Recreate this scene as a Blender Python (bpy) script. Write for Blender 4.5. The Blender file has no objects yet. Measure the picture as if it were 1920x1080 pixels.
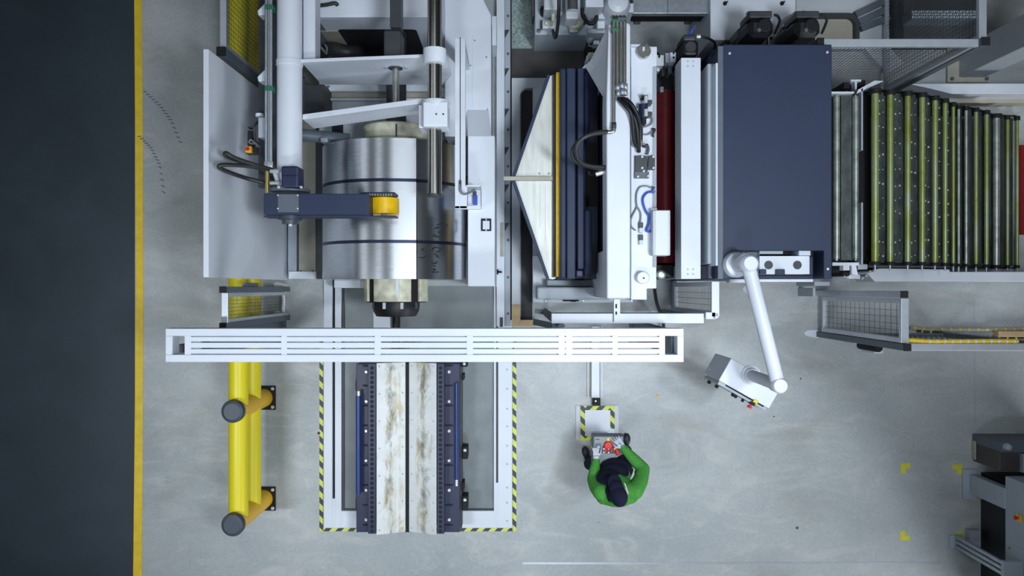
import bpy, bmesh, math, random
from mathutils import Vector, Matrix
random.seed(7)
PI = math.pi
SC = bpy.context.scene
COL = SC.collection

# ------------------------------------------------------------------ camera, world, lamps, exposure
CAM_Z = 10.0                       # the camera hangs under the hall roof and looks straight down
cam = bpy.data.cameras.new('camera'); cam_o = bpy.data.objects.new('camera', cam); COL.objects.link(cam_o)
cam_o.location = (0, 0, CAM_Z); cam_o.rotation_euler = (0, 0, 0)
cam.sensor_width = 36.0; cam.lens = 36.0 * 1500 / 1920; cam.clip_end = 100
SC.camera = cam_o

world = bpy.data.worlds.new('hall_air'); SC.world = world; world.use_nodes = True
bg = world.node_tree.nodes['Background']; bg.inputs[0].default_value = (0.86, 0.94, 0.98, 1); bg.inputs[1].default_value = 0.07

def lamp(x, y, z, sx, sy, watt, col=(0.82, 0.905, 1.0), aim=None, spread=180):
    l = bpy.data.lights.new('area_lamp', 'AREA'); l.shape = 'RECTANGLE'; l.size = sx; l.size_y = sy
    l.energy = watt; l.color = col; l.spread = math.radians(spread)
    o = bpy.data.objects.new('area_lamp', l); COL.objects.link(o); o.location = (x, y, z)
    if aim: o.rotation_euler = (Vector(aim) - Vector((x, y, z))).to_track_quat('-Z', 'Y').to_euler()
    return o
# roof floodlights above the camera: long fittings
lamp(2.8, -0.9, 11.5, 0.7, 2.2, 590, aim=(0.0, 1.6, 0), spread=79)
lamp(0.6, -5.6, 11.5, 2.0, 0.6, 260, aim=(-0.2, 1.5, 0), spread=80)
lamp(-5.4, -2.6, 11.5, 0.3, 2.4, 310, aim=(-2.6, -2.3, 0), spread=70)
# long unseen strips, added to put bright bands in the polished steel
lamp(0.35, 2.2, 12.0, 2.0, 6.5, 270)
lamp(-10.5, 2.2, 12.0, 3.4, 7.0, 380)
lamp(-4.4, 2.2, 12.0, 1.6, 6.5, 150)
lamp(5.2, 1.6, 11.5, 0.8, 1.6, 75, aim=(5.3, 2.6, 0), spread=48)  # added lamp, brightens only the upper right area
lamp(10.5, -9.0, 5.0, 5.0, 4.0, 3000, col=(0.9, 0.95, 1.0), aim=(0, 0.5, 1.2))  # added low lamp out of view, fills the south and east faces
sp_ = bpy.data.lights.new('added_spot', 'SPOT'); sp_.energy = 4300; sp_.spot_size = math.radians(44.5); sp_.spot_blend = 0.13; sp_.shadow_soft_size = 0.35; sp_.color = (0.82, 0.905, 1.0)  # added spot; its cone edge imitates the diagonal shadow edge
spo = bpy.data.objects.new('added_spot', sp_); COL.objects.link(spo); spo.location = (3.9, 0.0, 11.2)
spo.rotation_euler = (Vector((1.0, -4.9, 0)) - spo.location).to_track_quat('-Z', 'Y').to_euler()

SC.view_settings.view_transform = 'Standard'; SC.view_settings.look = 'None'
SC.view_settings.gamma = 1.0; SC.view_settings.use_curve_mapping = False
SC.view_settings.exposure = -2.16

# ------------------------------------------------------------------ measuring: photo position + real height -> metres
def X(px, z=0.0): return (px - 960) / 150.0 * (1 - z / CAM_Z)
def Y(py, z=0.0): return (540 - py) / 150.0 * (1 - z / CAM_Z)
def P(px, py, z=0.0): return Vector((X(px, z), Y(py, z), z))
def L(px, z=0.0): return px / 150.0 * (1 - z / CAM_Z)

# ------------------------------------------------------------------ materials
def srgb(r, g, b):
    f = lambda c: (c / 255 / 12.92) if c / 255 <= 0.04045 else ((c / 255 + 0.055) / 1.055) ** 2.4
    return (f(r), f(g), f(b))
def mat(name, rgb, rough=0.5, metal=0.0, var=0.08, scale=6.0, bump=0.0, spec=0.5, emit=None):
    m = bpy.data.materials.new(name); m.use_nodes = True
    nt = m.node_tree; b = nt.nodes['Principled BSDF']
    b.inputs['Roughness'].default_value = rough; b.inputs['Metallic'].default_value = metal
    b.inputs['Specular IOR Level'].default_value = spec
    c = srgb(*rgb)
    tc = nt.nodes.new('ShaderNodeTexCoord'); n = nt.nodes.new('ShaderNodeTexNoise')
    n.inputs['Scale'].default_value = scale; n.inputs['Detail'].default_value = 6
    nt.links.new(tc.outputs['Object'], n.inputs['Vector'])
    r = nt.nodes.new('ShaderNodeValToRGB')
    r.color_ramp.elements[0].position = 0.3; r.color_ramp.elements[1].position = 0.7
    r.color_ramp.elements[0].color = tuple(max(0, x * (1 - var)) for x in c) + (1,)
    r.color_ramp.elements[1].color = tuple(min(1, x * (1 + var)) for x in c) + (1,)
    nt.links.new(n.outputs['Fac'], r.inputs['Fac']); nt.links.new(r.outputs['Color'], b.inputs['Base Color'])
    if bump:
        bp = nt.nodes.new('ShaderNodeBump'); bp.inputs['Strength'].default_value = bump; bp.inputs['Distance'].default_value = 0.01
        nt.links.new(n.outputs['Fac'], bp.inputs['Height']); nt.links.new(bp.outputs['Normal'], b.inputs['Normal'])
    if emit:
        b.inputs['Emission Color'].default_value = srgb(*emit[0]) + (1,); b.inputs['Emission Strength'].default_value = emit[1]
    return m
M = {}
M['white']   = mat('white_powder_coat', (223, 229, 238), 0.42, var=0.03, scale=3)
M['offwhite']= mat('worn_white_paint', (204, 209, 214), 0.5, var=0.06, scale=5)
M['pale']    = mat('pale_grey_paint', (172, 181, 190), 0.5, var=0.05, scale=4)
M['navy']    = mat('navy_powder_coat', (42, 54, 80), 0.5, var=0.06, scale=3, spec=0.35)
M['blue']    = mat('dark_blue_paint', (31, 39, 72), 0.42, var=0.1, scale=8)
M['tubeblue']= mat('bright_blue_paint', (32, 56, 120), 0.35, var=0.1, scale=8)
M['yellow']  = mat('yellow_plastic', (238, 222, 30), 0.38, var=0.015, scale=3)
M['roller_yellow'] = mat('yellow_rubber', (248, 198, 20), 0.32, var=0.1, scale=14)
M['orange']  = mat('deep_yellow_plastic', (244, 190, 26), 0.42, var=0.03, scale=3)
M['lineyel'] = mat('yellow_floor_paint', (246, 208, 48), 0.45, var=0.1, scale=9)
M['tapeyel'] = mat('yellow_floor_tape', (226, 220, 56), 0.5, var=0.06, scale=9)
M['charcoal']= mat('charcoal_plastic', (62, 72, 82), 0.45, var=0.08, scale=12)
M['black']   = mat('black_rubber', (26, 28, 32), 0.5, var=0.2, scale=20)
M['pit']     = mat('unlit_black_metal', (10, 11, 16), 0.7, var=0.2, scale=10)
M['dark']    = mat('dark_grey_steel', (58, 62, 66), 0.5, var=0.15, scale=8)
M['slate']   = mat('slate_grey_paint', (92, 102, 112), 0.5, var=0.08, scale=6)
M['galv']    = mat('galvanised_steel', (176, 184, 192), 0.38, 0.55, var=0.12, scale=18)
M['alu']     = mat('aluminium_profile', (200, 206, 214), 0.34, 0.5, var=0.05, scale=10)
M['chrome']  = mat('polished_chrome_rod', (214, 212, 204), 0.2, 1.0, var=0.02, scale=5)
M['steel']   = mat('bare_steel', (178, 178, 172), 0.3, 0.9, var=0.12, scale=14)
M['bolt']    = mat('zinc_bolt', (222, 226, 228), 0.3, 0.4, var=0.05, scale=20)
M['cream']   = mat('stained_cream_steel', (206, 204, 180), 0.5, 0.1, var=0.28, scale=9, bump=0.1)
M['beige']   = mat('beige_primer', (176, 172, 156), 0.55, var=0.1, scale=5)
M['wood']    = mat('raw_timber', (196, 168, 128), 0.65, var=0.15, scale=7)
M['red']     = mat('red_coating', (140, 26, 30), 0.4, var=0.1, scale=6)
M['signal']  = mat('signal_red_plastic', (214, 30, 34), 0.35, var=0.05, scale=8)
M['darkred'] = mat('dark_red_roller', (132, 40, 46), 0.4, var=0.15, scale=5)
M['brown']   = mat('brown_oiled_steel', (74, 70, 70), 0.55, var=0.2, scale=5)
M['hose']    = mat('hydraulic_hose', (46, 48, 48), 0.45, var=0.12, scale=30)
M['cable']   = mat('grey_cable', (128, 134, 138), 0.5, var=0.06, scale=20)
M['bluecab'] = mat('blue_air_tube', (52, 92, 190), 0.35, var=0.06, scale=20)
M['green']   = mat('green_wool_sweater', (78, 152, 66), 0.85, var=0.2, scale=70, bump=0.25, spec=0.15)
M['cloth']   = mat('dark_navy_workwear', (30, 33, 52), 0.85, var=0.15, scale=40, spec=0.15)
M['glove']   = mat('pale_grey_glove', (206, 210, 220), 0.75, var=0.06, scale=40, spec=0.2)
M['skin']    = mat('skin', (214, 164, 138), 0.55, var=0.05, scale=12)
M['shoe']    = mat('black_work_shoe', (34, 36, 46), 0.5, var=0.15, scale=15)
M['clamp']   = mat('green_pipe_clamp', (44, 110, 84), 0.5, var=0.1, scale=12)
M['brass']   = mat('brass_tube', (186, 168, 104), 0.3, 0.8, var=0.1, scale=14)
M['paper']   = mat('paper_sheet', (212, 220, 232), 0.8, var=0.02, scale=5)
M['grip']    = mat('greyed_desk_panel', (146, 154, 156), 0.5, var=0.06, scale=10)
M['column'] = mat('grey_steel_paint', (176, 182, 190), 0.5, var=0.04, scale=3)
M['ink']     = mat('marker_ink', (12, 15, 20), 0.6, var=0.1, scale=30)

def node_mat(name, rough=0.5, metal=0.0):
    m = bpy.data.materials.new(name); m.use_nodes = True; nt = m.node_tree
    b = nt.nodes['Principled BSDF']; b.inputs['Roughness'].default_value = rough; b.inputs['Metallic'].default_value = metal
    return m, nt, b
def nd(nt, t, **k):
    n = nt.nodes.new(t)
    for a, v in k.items(): setattr(n, a, v)
    return n
def ramp(nt, src, stops):
    r = nd(nt, 'ShaderNodeValToRGB'); e = r.color_ramp.elements
    while len(e) < len(stops): e.new(0.5)
    for i, (p, c) in enumerate(stops):
        e[i].position = p; e[i].color = (c if len(c) == 4 else tuple(c) + (1,))
    nt.links.new(src, r.inputs['Fac']); return r.outputs['Color']
def noise(nt, vec, scale, detail=5, rough=0.55, dist=0.0):
    n = nd(nt, 'ShaderNodeTexNoise'); n.inputs['Scale'].default_value = scale; n.inputs['Detail'].default_value = detail
    n.inputs['Roughness'].default_value = rough; n.inputs['Distortion'].default_value = dist
    nt.links.new(vec, n.inputs['Vector']); return n.outputs['Fac']
def mapping(nt, vec, scale=(1, 1, 1), rot=(0, 0, 0)):
    mp = nd(nt, 'ShaderNodeMapping'); mp.inputs['Scale'].default_value = scale; mp.inputs['Rotation'].default_value = rot
    nt.links.new(vec, mp.inputs['Vector']); return mp.outputs['Vector']
def mix(nt, fac, a, b, mode='MIX'):
    m = nd(nt, 'ShaderNodeMix', data_type='RGBA', blend_type=mode)
    for s, v in ((m.inputs[0], fac), (m.inputs[6], a), (m.inputs[7], b)):
        if hasattr(v, 'is_output'): nt.links.new(v, s)
        elif isinstance(v, (int, float)): s.default_value = v
        else: s.default_value = tuple(v) + ((1,) if len(v) == 3 else ())
    return m.outputs[2]
def coords(nt): return nd(nt, 'ShaderNodeTexCoord').outputs['Object']

# polished concrete: broad clouds, fine grain, scuffs, a few warm stains
m, nt, b = node_mat('polished_concrete', 0.42)
v = coords(nt)
big = ramp(nt, noise(nt, v, 0.55, 5, 0.6, 0.4), [(0.3, srgb(162, 169, 171)), (0.7, srgb(188, 193, 193))])
fine = ramp(nt, noise(nt, v, 26, 8, 0.7), [(0.3, (0.9, 0.9, 0.9)), (0.7, (1.08, 1.08, 1.08))])
c = mix(nt, 1.0, big, fine, 'MULTIPLY')
scuff = ramp(nt, noise(nt, mapping(nt, v, (0.9, 2.2, 1), (0, 0, 0.5)), 1.1, 9, 0.7, 1.8), [(0.5, (0, 0, 0)), (0.72, (1, 1, 1))])
c = mix(nt, scuff, c, mix(nt, 0.6, c, srgb(212, 212, 208)))
stain = ramp(nt, noise(nt, mapping(nt, v, (0.5, 1.1, 1)), 1.3, 5, 0.6, 0.6), [(0.56, (0, 0, 0)), (0.78, (0.6, 0.6, 0.6))])
c = mix(nt, stain, c, srgb(150, 146, 132))
nt.links.new(c, b.inputs['Base Color'])
rr = nd(nt, 'ShaderNodeMapRange'); rr.inputs[3].default_value = 0.34; rr.inputs[4].default_value = 0.56
nt.links.new(noise(nt, v, 3, 5), rr.inputs[0]); nt.links.new(rr.outputs[0], b.inputs['Roughness'])
M['floor'] = m
# dark painted lane
m, nt, b = node_mat('dark_lane_paint', 0.5)
v = coords(nt)
c = ramp(nt, noise(nt, v, 0.8, 8, 0.65, 0.5), [(0.3, srgb(42, 53, 62)), (0.72, srgb(58, 70, 80))])
sp = ramp(nt, noise(nt, mapping(nt, v, (3, 1.2, 1)), 9, 4, 0.5), [(0.77, (0, 0, 0)), (0.8, (0.5, 0.5, 0.5))])
c = mix(nt, sp, c, srgb(120, 130, 132)); nt.links.new(c, b.inputs['Base Color']); M['lane'] = m
# black / yellow hazard stripes
def hazard(name, yel, ang, freq):
    m, nt, b = node_mat(name, 0.5); v = mapping(nt, coords(nt), (1, 1, 1), (0, 0, ang))
    w = nd(nt, 'ShaderNodeTexWave', wave_type='BANDS', bands_direction='X', wave_profile='SIN')
    w.inputs['Scale'].default_value = freq; nt.links.new(v, w.inputs['Vector'])
    c = ramp(nt, w.outputs['Fac'], [(0.47, srgb(56, 62, 66)), (0.53, srgb(*yel))]); nt.links.new(c, b.inputs['Base Color']); return m
M['hazA'] = hazard('hazard_tape', (216, 226, 92), PI / 4, 2.9)
M['hazB'] = hazard('hazard_tape_reversed', (216, 226, 92), -PI / 4, 2.9)
# worn white cradle plates with oil and rust down the middle
m, nt, b = node_mat('worn_cradle_plate', 0.45, 0.0); v = coords(nt)
base = ramp(nt, noise(nt, v, 5, 6), [(0.3, srgb(214, 218, 216)), (0.7, srgb(228, 230, 228))])
sx_ = nd(nt, 'ShaderNodeSeparateXYZ'); nt.links.new(v, sx_.inputs[0])
def band(c0, wd):                                   # 1 on the line x = c0, fading to 0 at distance wd
    d = nd(nt, 'ShaderNodeMath', operation='SUBTRACT'); nt.links.new(sx_.outputs[0], d.inputs[0]); d.inputs[1].default_value = c0
    ab = nd(nt, 'ShaderNodeMath', operation='ABSOLUTE'); nt.links.new(d.outputs[0], ab.inputs[0])
    mr = nd(nt, 'ShaderNodeMapRange'); nt.links.new(ab.outputs[0], mr.inputs[0]); mr.inputs[2].default_value = wd; mr.inputs[3].default_value = 1; mr.inputs[4].default_value = 0; return mr.outputs[0]
def madd(a, b, op='ADD'):
    q = nd(nt, 'ShaderNodeMath', operation=op)
    for i, k in enumerate((a, b)):
        if hasattr(k, 'is_output'): nt.links.new(k, q.inputs[i])
        else: q.inputs[i].default_value = k
    return q.outputs[0]
core = madd(band(-0.125, 0.09), band(0.27, 0.10), 'MAXIMUM'); edge = madd(madd(band(0.20, 0.05), band(-0.02, 0.05), 'MAXIMUM'), band(-0.07, 0.06), 'MAXIMUM')
oil = ramp(nt, madd(noise(nt, mapping(nt, v, (6, 2.4, 1)), 1.5, 10, 0.75, 0.6), madd(core, 0.2, 'MULTIPLY')), [(0.6, (0, 0, 0)), (0.78, (0.9, 0.9, 0.9))])
rust = ramp(nt, madd(noise(nt, mapping(nt, v, (5, 1.6, 1), (0, 0, 0.1)), 1.9, 9, 0.72, 0.4), madd(madd(edge, core, 'MAXIMUM'), 0.16, 'MULTIPLY')), [(0.58, (0, 0, 0)), (0.74, (0.75, 0.75, 0.75))])
c = mix(nt, rust, base, srgb(188, 172, 124)); c = mix(nt, oil, c, srgb(112, 110, 96)); nt.links.new(c, b.inputs['Base Color']); M['cradle'] = m
# speckled matting
m, nt, b = node_mat('speckled_mat', 0.8); v = coords(nt)
vo = nd(nt, 'ShaderNodeTexVoronoi'); vo.inputs['Scale'].default_value = 26; nt.links.new(v, vo.inputs['Vector'])
c1 = ramp(nt, noise(nt, v, 30, 8, 0.8), [(0.38, srgb(70, 92, 90)), (0.5, srgb(120, 140, 138)), (0.62, srgb(182, 196, 194))])
c = mix(nt, 0.35, c1, ramp(nt, vo.outputs['Distance'], [(0.0, srgb(60, 80, 76)), (0.5, srgb(190, 204, 200))])); nt.links.new(c, b.inputs['Base Color']); M['speckle'] = m
M['pitfloor'] = mat('oiled_concrete', (128, 136, 138), 0.45, var=0.12, scale=4)
# brushed coil steel
m, nt, b = node_mat('brushed_coil_steel', 0.24, 1.0); v = coords(nt)
c = ramp(nt, noise(nt, mapping(nt, v, (3, 60, 3)), 3, 5), [(0.3, srgb(190, 194, 198)), (0.7, srgb(216, 219, 222))]); nt.links.new(c, b.inputs['Base Color'])
b.inputs['Anisotropic'].default_value = 0.0; M['coil'] = m
# dirty slats of the looping table
m, nt, b = node_mat('dirty_slat_steel', 0.5, 0.3); v = coords(nt)
c = ramp(nt, noise(nt, mapping(nt, v, (2, 1, 2)), 5, 9, 0.7), [(0.35, srgb(56, 62, 62)), (0.6, srgb(84, 92, 90)), (0.8, srgb(126, 134, 128))]); nt.links.new(c, b.inputs['Base Color']); M['slat'] = m
# yellow-green coated rollers, worn bare towards the ends
m, nt, b = node_mat('worn_green_roller', 0.34, 0.35); v = coords(nt)
c = ramp(nt, noise(nt, mapping(nt, v, (1, 1.1, 1)), 1.6, 8, 0.7), [(0.36, srgb(132, 140, 56)), (0.5, srgb(148, 160, 96)), (0.66, srgb(160, 172, 146))]); nt.links.new(c, b.inputs['Base Color']); M['greenroller'] = m
m, nt, b = node_mat('worn_bare_roller', 0.34, 0.5); v = coords(nt)
c = ramp(nt, noise(nt, mapping(nt, v, (1, 2, 1)), 3, 8, 0.7), [(0.36, srgb(132, 142, 134)), (0.6, srgb(182, 190, 182))]); nt.links.new(c, b.inputs['Base Color']); M['bareroller'] = m
# scratched guide table
m, nt, b = node_mat('scratched_guide_plate', 0.4, 0.15); v = coords(nt)
c = ramp(nt, noise(nt, mapping(nt, v, (9, 1.2, 1)), 1.8, 8, 0.7), [(0.3, srgb(204, 206, 196)), (0.6, srgb(226, 230, 226))]); nt.links.new(c, b.inputs['Base Color']); M['guide'] = m

# ------------------------------------------------------------------ geometry helpers
class MB:
    def __init__(s): s.bm = bmesh.new()
    def _hexa(s, v):
        vs = [s.bm.verts.new(p) for p in v]
        for f in ((0, 3, 2, 1), (4, 5, 6, 7), (0, 1, 5, 4), (1, 2, 6, 5), (2, 3, 7, 6), (3, 0, 4, 7)):
            s.bm.faces.new([vs[i] for i in f])
    def box(s, x0, x1, y0, y1, z0, z1):
        x0, x1 = sorted((x0, x1)); y0, y1 = sorted((y0, y1)); z0, z1 = sorted((z0, z1))
        s._hexa([(x0, y0, z0), (x1, y0, z0), (x1, y1, z0), (x0, y1, z0), (x0, y0, z1), (x1, y0, z1), (x1, y1, z1), (x0, y1, z1)]); return s
    def pbox(s, px0, py0, px1, py1, zt, zb):         # a box whose top, at height zt, shows as this rectangle of the photo
        return s.box(X(px0, zt), X(px1, zt), Y(py1, zt), Y(py0, zt), zb, zt)
    def obox(s, c, size, rz=0.0, rx=0.0, ry=0.0):
        R = Matrix.Rotation(rz, 3, 'Z') @ Matrix.Rotation(ry, 3, 'Y') @ Matrix.Rotation(rx, 3, 'X'); h = [k / 2 for k in size]; c = Vector(c)
        s._hexa([c + R @ Vector((a * h[0], b_ * h[1], d * h[2])) for d in (-1, 1) for a, b_ in ((-1, -1), (1, -1), (1, 1), (-1, 1))]); return s
    def bar(s, a, b, w, h=None):                     # a square bar from a to b
        a, b = Vector(a), Vector(b); d = b - a; q = d.to_track_quat('Z', 'Y').to_matrix(); h = h or w
        vs = []
        for t in (0, d.length):
            for i, j in ((-1, -1), (1, -1), (1, 1), (-1, 1)): vs.append(a + q @ Vector((i * w / 2, j * h / 2, t)))
        s._hexa(vs); return s
    def cyl(s, a, b, r, seg=28, r2=None):
        a, b = Vector(a), Vector(b); d = b - a; q = d.to_track_quat('Z', 'Y').to_matrix(); r2 = r if r2 is None else r2
        A = [s.bm.verts.new(a + q @ Vector((r * math.cos(2 * PI * i / seg), r * math.sin(2 * PI * i / seg), 0))) for i in range(seg)]
        B = [s.bm.verts.new(a + q @ Vector((r2 * math.cos(2 * PI * i / seg), r2 * math.sin(2 * PI * i / seg), d.length))) for i in range(seg)]
        for i in range(seg):
            f = s.bm.faces.new((A[i], A[(i + 1) % seg], B[(i + 1) % seg], B[i])); f.smooth = True
        s.bm.faces.new(A[::-1]); s.bm.faces.new(B); return s
    def lathe(s, a, axis, prof, seg=36):             # prof: (distance along axis, radius)
        a, d = Vector(a), Vector(axis).normalized(); q = d.to_track_quat('Z', 'Y').to_matrix(); rings = []
        for t, r in prof: rings.append([s.bm.verts.new(a + q @ Vector((r * math.cos(2 * PI * i / seg), r * math.sin(2 * PI * i / seg), t))) for i in range(seg)])
        for A, B in zip(rings, rings[1:]):
            for i in range(seg):
                f = s.bm.faces.new((A[i], A[(i + 1) % seg], B[(i + 1) % seg], B[i])); f.smooth = True
        s.bm.faces.new(rings[0][::-1]); s.bm.faces.new(rings[-1]); return s
    def tube(s, pts, r, seg=10, smooth=4):
        pts = [Vector(p) for p in pts]
        if smooth and len(pts) > 2:
            q = []; n = len(pts)
            for i in range(n - 1):
                p0, p1, p2, p3 = pts[max(i - 1, 0)], pts[i], pts[i + 1], pts[min(i + 2, n - 1)]
                for k in range(smooth):
                    t = k / smooth
                    q.append(0.5 * ((2 * p1) + (p2 - p0) * t + (2 * p0 - 5 * p1 + 4 * p2 - p3) * t * t + (3 * p1 - p0 - 3 * p2 + p3) * t ** 3))
            q.append(pts[-1]); pts = q
        rings = []; up = None
        for i, p in enumerate(pts):
            d = (pts[min(i + 1, len(pts) - 1)] - pts[max(i - 1, 0)]).normalized()
            if up is None: up = Vector((0, 0, 1)) if abs(d.z) < 0.9 else Vector((1, 0, 0))
            u = (up - d * up.dot(d)).normalized(); w = d.cross(u); up = u
            rr = r[min(i, len(r) - 1)] if isinstance(r, (list, tuple)) else r
            rings.append([s.bm.verts.new(p + rr * (math.cos(2 * PI * k / seg) * u + math.sin(2 * PI * k / seg) * w)) for k in range(seg)])
        for A, B in zip(rings, rings[1:]):
            for i in range(seg):
                f = s.bm.faces.new((A[i], A[(i + 1) % seg], B[(i + 1) % seg], B[i])); f.smooth = True
        s.bm.faces.new(rings[0][::-1]); s.bm.faces.new(rings[-1]); return s
    def prism(s, poly, z0, z1):                      # a plan outline, extruded upwards
        A = [s.bm.verts.new((p[0], p[1], z0)) for p in poly]; B = [s.bm.verts.new((p[0], p[1], z1)) for p in poly]; n = len(poly)
        for i in range(n): s.bm.faces.new((A[i], A[(i + 1) % n], B[(i + 1) % n], B[i]))
        s.bm.faces.new(A[::-1]); s.bm.faces.new(B); return s
    def slab(s, pts, vec):                           # any flat outline in space, extruded along vec
        vec = Vector(vec); A = [s.bm.verts.new(Vector(p)) for p in pts]; B = [s.bm.verts.new(Vector(p) + vec) for p in pts]; n = len(pts)
        for i in range(n): s.bm.faces.new((A[i], A[(i + 1) % n], B[(i + 1) % n], B[i]))
        s.bm.faces.new(A[::-1]); s.bm.faces.new(B); return s
    def ball(s, c, r, sc=(1, 1, 1), rot=None, seg=16):
        t = bmesh.ops.create_uvsphere(s.bm, u_segments=seg, v_segments=max(8, seg // 2 + 2), radius=r)
        mtx = Matrix.Translation(Vector(c)) @ (rot.to_4x4() if rot else Matrix.Identity(4)) @ Matrix.Diagonal((*sc, 1))
        bmesh.ops.transform(s.bm, matrix=mtx, verts=t['verts'])
        for vv in t['verts']:
            for f in vv.link_faces: f.smooth = True
        return s
    def build(s, name, m, parent=None, bevel=0.0, label=None, seg=2, group=None, cat=None, kind=None):
        bmesh.ops.recalc_face_normals(s.bm, faces=s.bm.faces)
        for e in s.bm.edges:
            if len(e.link_faces) == 2 and e.calc_face_angle(0) > 0.65: e.smooth = False
        org = Vector((0, 0, 0))
        if parent is not None:
            r = parent
            while r.parent is not None: r = r.parent
            org = Vector(r.location)
        else:
            vs = [v.co for v in s.bm.verts]
            lo = [min(v[i] for v in vs) for i in range(3)]; hi = [max(v[i] for v in vs) for i in range(3)]
            org = Vector(((lo[0] + hi[0]) / 2, (lo[1] + hi[1]) / 2, lo[2]))
        for v in s.bm.verts: v.co -= org
        me = bpy.data.meshes.new(name); s.bm.to_mesh(me); s.bm.free(); me.materials.append(M[m] if isinstance(m, str) else m)
        o = bpy.data.objects.new(name, me); COL.objects.link(o)
        if parent is not None: o.parent = parent
        else: o.location = org
        if bevel:
            bv = o.modifiers.new('edge', 'BEVEL'); bv.width = bevel; bv.segments = seg; bv.limit_method = 'ANGLE'; bv.angle_limit = math.radians(50); bv.harden_normals = False
        if label: o['label'] = label
        if cat: o['category'] = cat
        if group: o['group'] = group
        if kind: o['kind'] = kind
        return o
def thing(name, label, cat, loc, group=None):
    o = bpy.data.objects.new(name, None); COL.objects.link(o); o.location = loc; o.empty_display_size = 0.1
    o['label'] = label; o['category'] = cat
    if group: o['group'] = group
    return o
def dup(o, parent=None):
    c = o.copy(); COL.objects.link(c)
    if parent is not None: c.parent = parent
    for ch in list(o.children): dup(ch, c)
    return c

# ================================================================== SETTING
MB().box(-9, 9, -6, 6, -0.2, 0).build('floor', 'floor', kind='structure', label='polished grey concrete hall floor')
m_ = MB().box(-9, X(253), -6, 6, 0, 0.003); m_.build('floor', 'lane', kind='structure', label='dark painted traffic lane left of the yellow line')
MB().box(X(641), X(930), Y(958), Y(536), 0, 0.0015).build('trim_3', 'pitfloor', kind='structure', label='darker oiled floor inside the track frame')
# saw-cut seams in the concrete
MB().box(X(980), X(1765), Y(1058), Y(1054), 0, 0.0025).build('trim_1', 'alu', kind='structure', label='pale floor seam near the bottom edge')
MB().box(X(1826), X(1829), Y(830), Y(560), 0, 0.002).build('trim_2', 'pale', kind='structure', label='floor seam at the right side')

# yellow lane line, slightly bowed
mb = MB(); pl = [(-30, 252, 266), (0, 252, 266), (270, 254, 268), (540, 255, 269), (800, 253, 268), (1080, 250, 266), (1110, 250, 266)]
for (ya, a0, a1), (yb, b0, b1) in zip(pl, pl[1:]):
    mb.prism([(X(a0), Y(ya)), (X(a1), Y(ya)), (X(b1), Y(yb)), (X(b0), Y(yb))], 0.003, 0.0055)
mb.build('lane_line', 'lineyel', label='long yellow painted line between dark lane and grey floor', cat='floor marking')
# yellow corner marks
for (x0, y0, dx, dy, lab) in ((1689, 869, 1, 1, 'yellow L-shaped floor mark, upper left one of the four'), (1804, 871, -1, 1, 'yellow L-shaped floor mark touching the white base plate of the dark rack'),
                              (1688, 1013, 1, -1, 'yellow L-shaped floor mark, lower left one of the four'), (1804, 1013, -1, -1, 'yellow L-shaped floor mark beside the slanted grey channels')):
    w, t = 18, 9
    pts = [(x0, y0), (x0 + dx * w, y0), (x0 + dx * w, y0 + dy * t), (x0 + dx * t, y0 + dy * t), (x0 + dx * t, y0 + dy * w), (x0, y0 + dy * w)]
    MB().prism([(X(a), Y(b)) for a, b in pts], 0, 0.003).build('corner_mark', 'tapeyel', label=lab, cat='floor marking', group='yellow corner marks on the floor')

# tyre scuffs crossing the line at the left
for lab, arc in (('faint dotted tyre scuff curving right from the yellow line, upper one', [(272, 172), (300, 198), (322, 228), (342, 275)]),
                 ('darker dotted tyre scuff curving down from the yellow line', [(262, 256), (284, 278), (300, 310), (309, 372)])):
    mb = MB(); n = 16
    for i in range(n):
        t = i / n * (len(arc) - 1); k = int(t); f = t - k
        a, b = Vector(arc[k]), Vector(arc[k + 1]); p = a.lerp(b, f); d = (b - a).normalized()
        mb.obox((X(p.x), Y(p.y), 0.001 if p.x > 268 else 0.0045), (0.045, 0.012, 0.003), math.atan2(-d.y, d.x) + 0.9)
    mb.build('tyre_scuff', 'slate', label=lab, cat='scuff mark', kind='stuff')
# small litter on the concrete
for (px, py, r, m_, lab) in ((1232.5, 742.5, 0.018, 'orange', 'tiny orange scrap on the floor right of the foot pedestal'), (1501, 710, 0.010, 'bluecab', 'tiny blue scrap on the floor right of the pendant console'),
                             (1451, 781, 0.009, 'dark', 'tiny dark crumb on the floor below the pendant console'), (1123, 980, 0.012, 'beige', 'tiny brown crumb on the floor below the worker'),
                             (1495, 990, 0.018, 'slate', 'dark smudge-like crumb on the floor at the lower centre right'), (598, 812, 0.02, 'brown', 'small brown scrap beside the hazard tape')):
    MB().lathe((X(px), Y(py), 0), (0, 0, 1), [(0, r), (0.006, r * 0.9), (0.011, r * 0.4)], 9).build('scrap', m_, label=lab, cat='litter')

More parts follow.
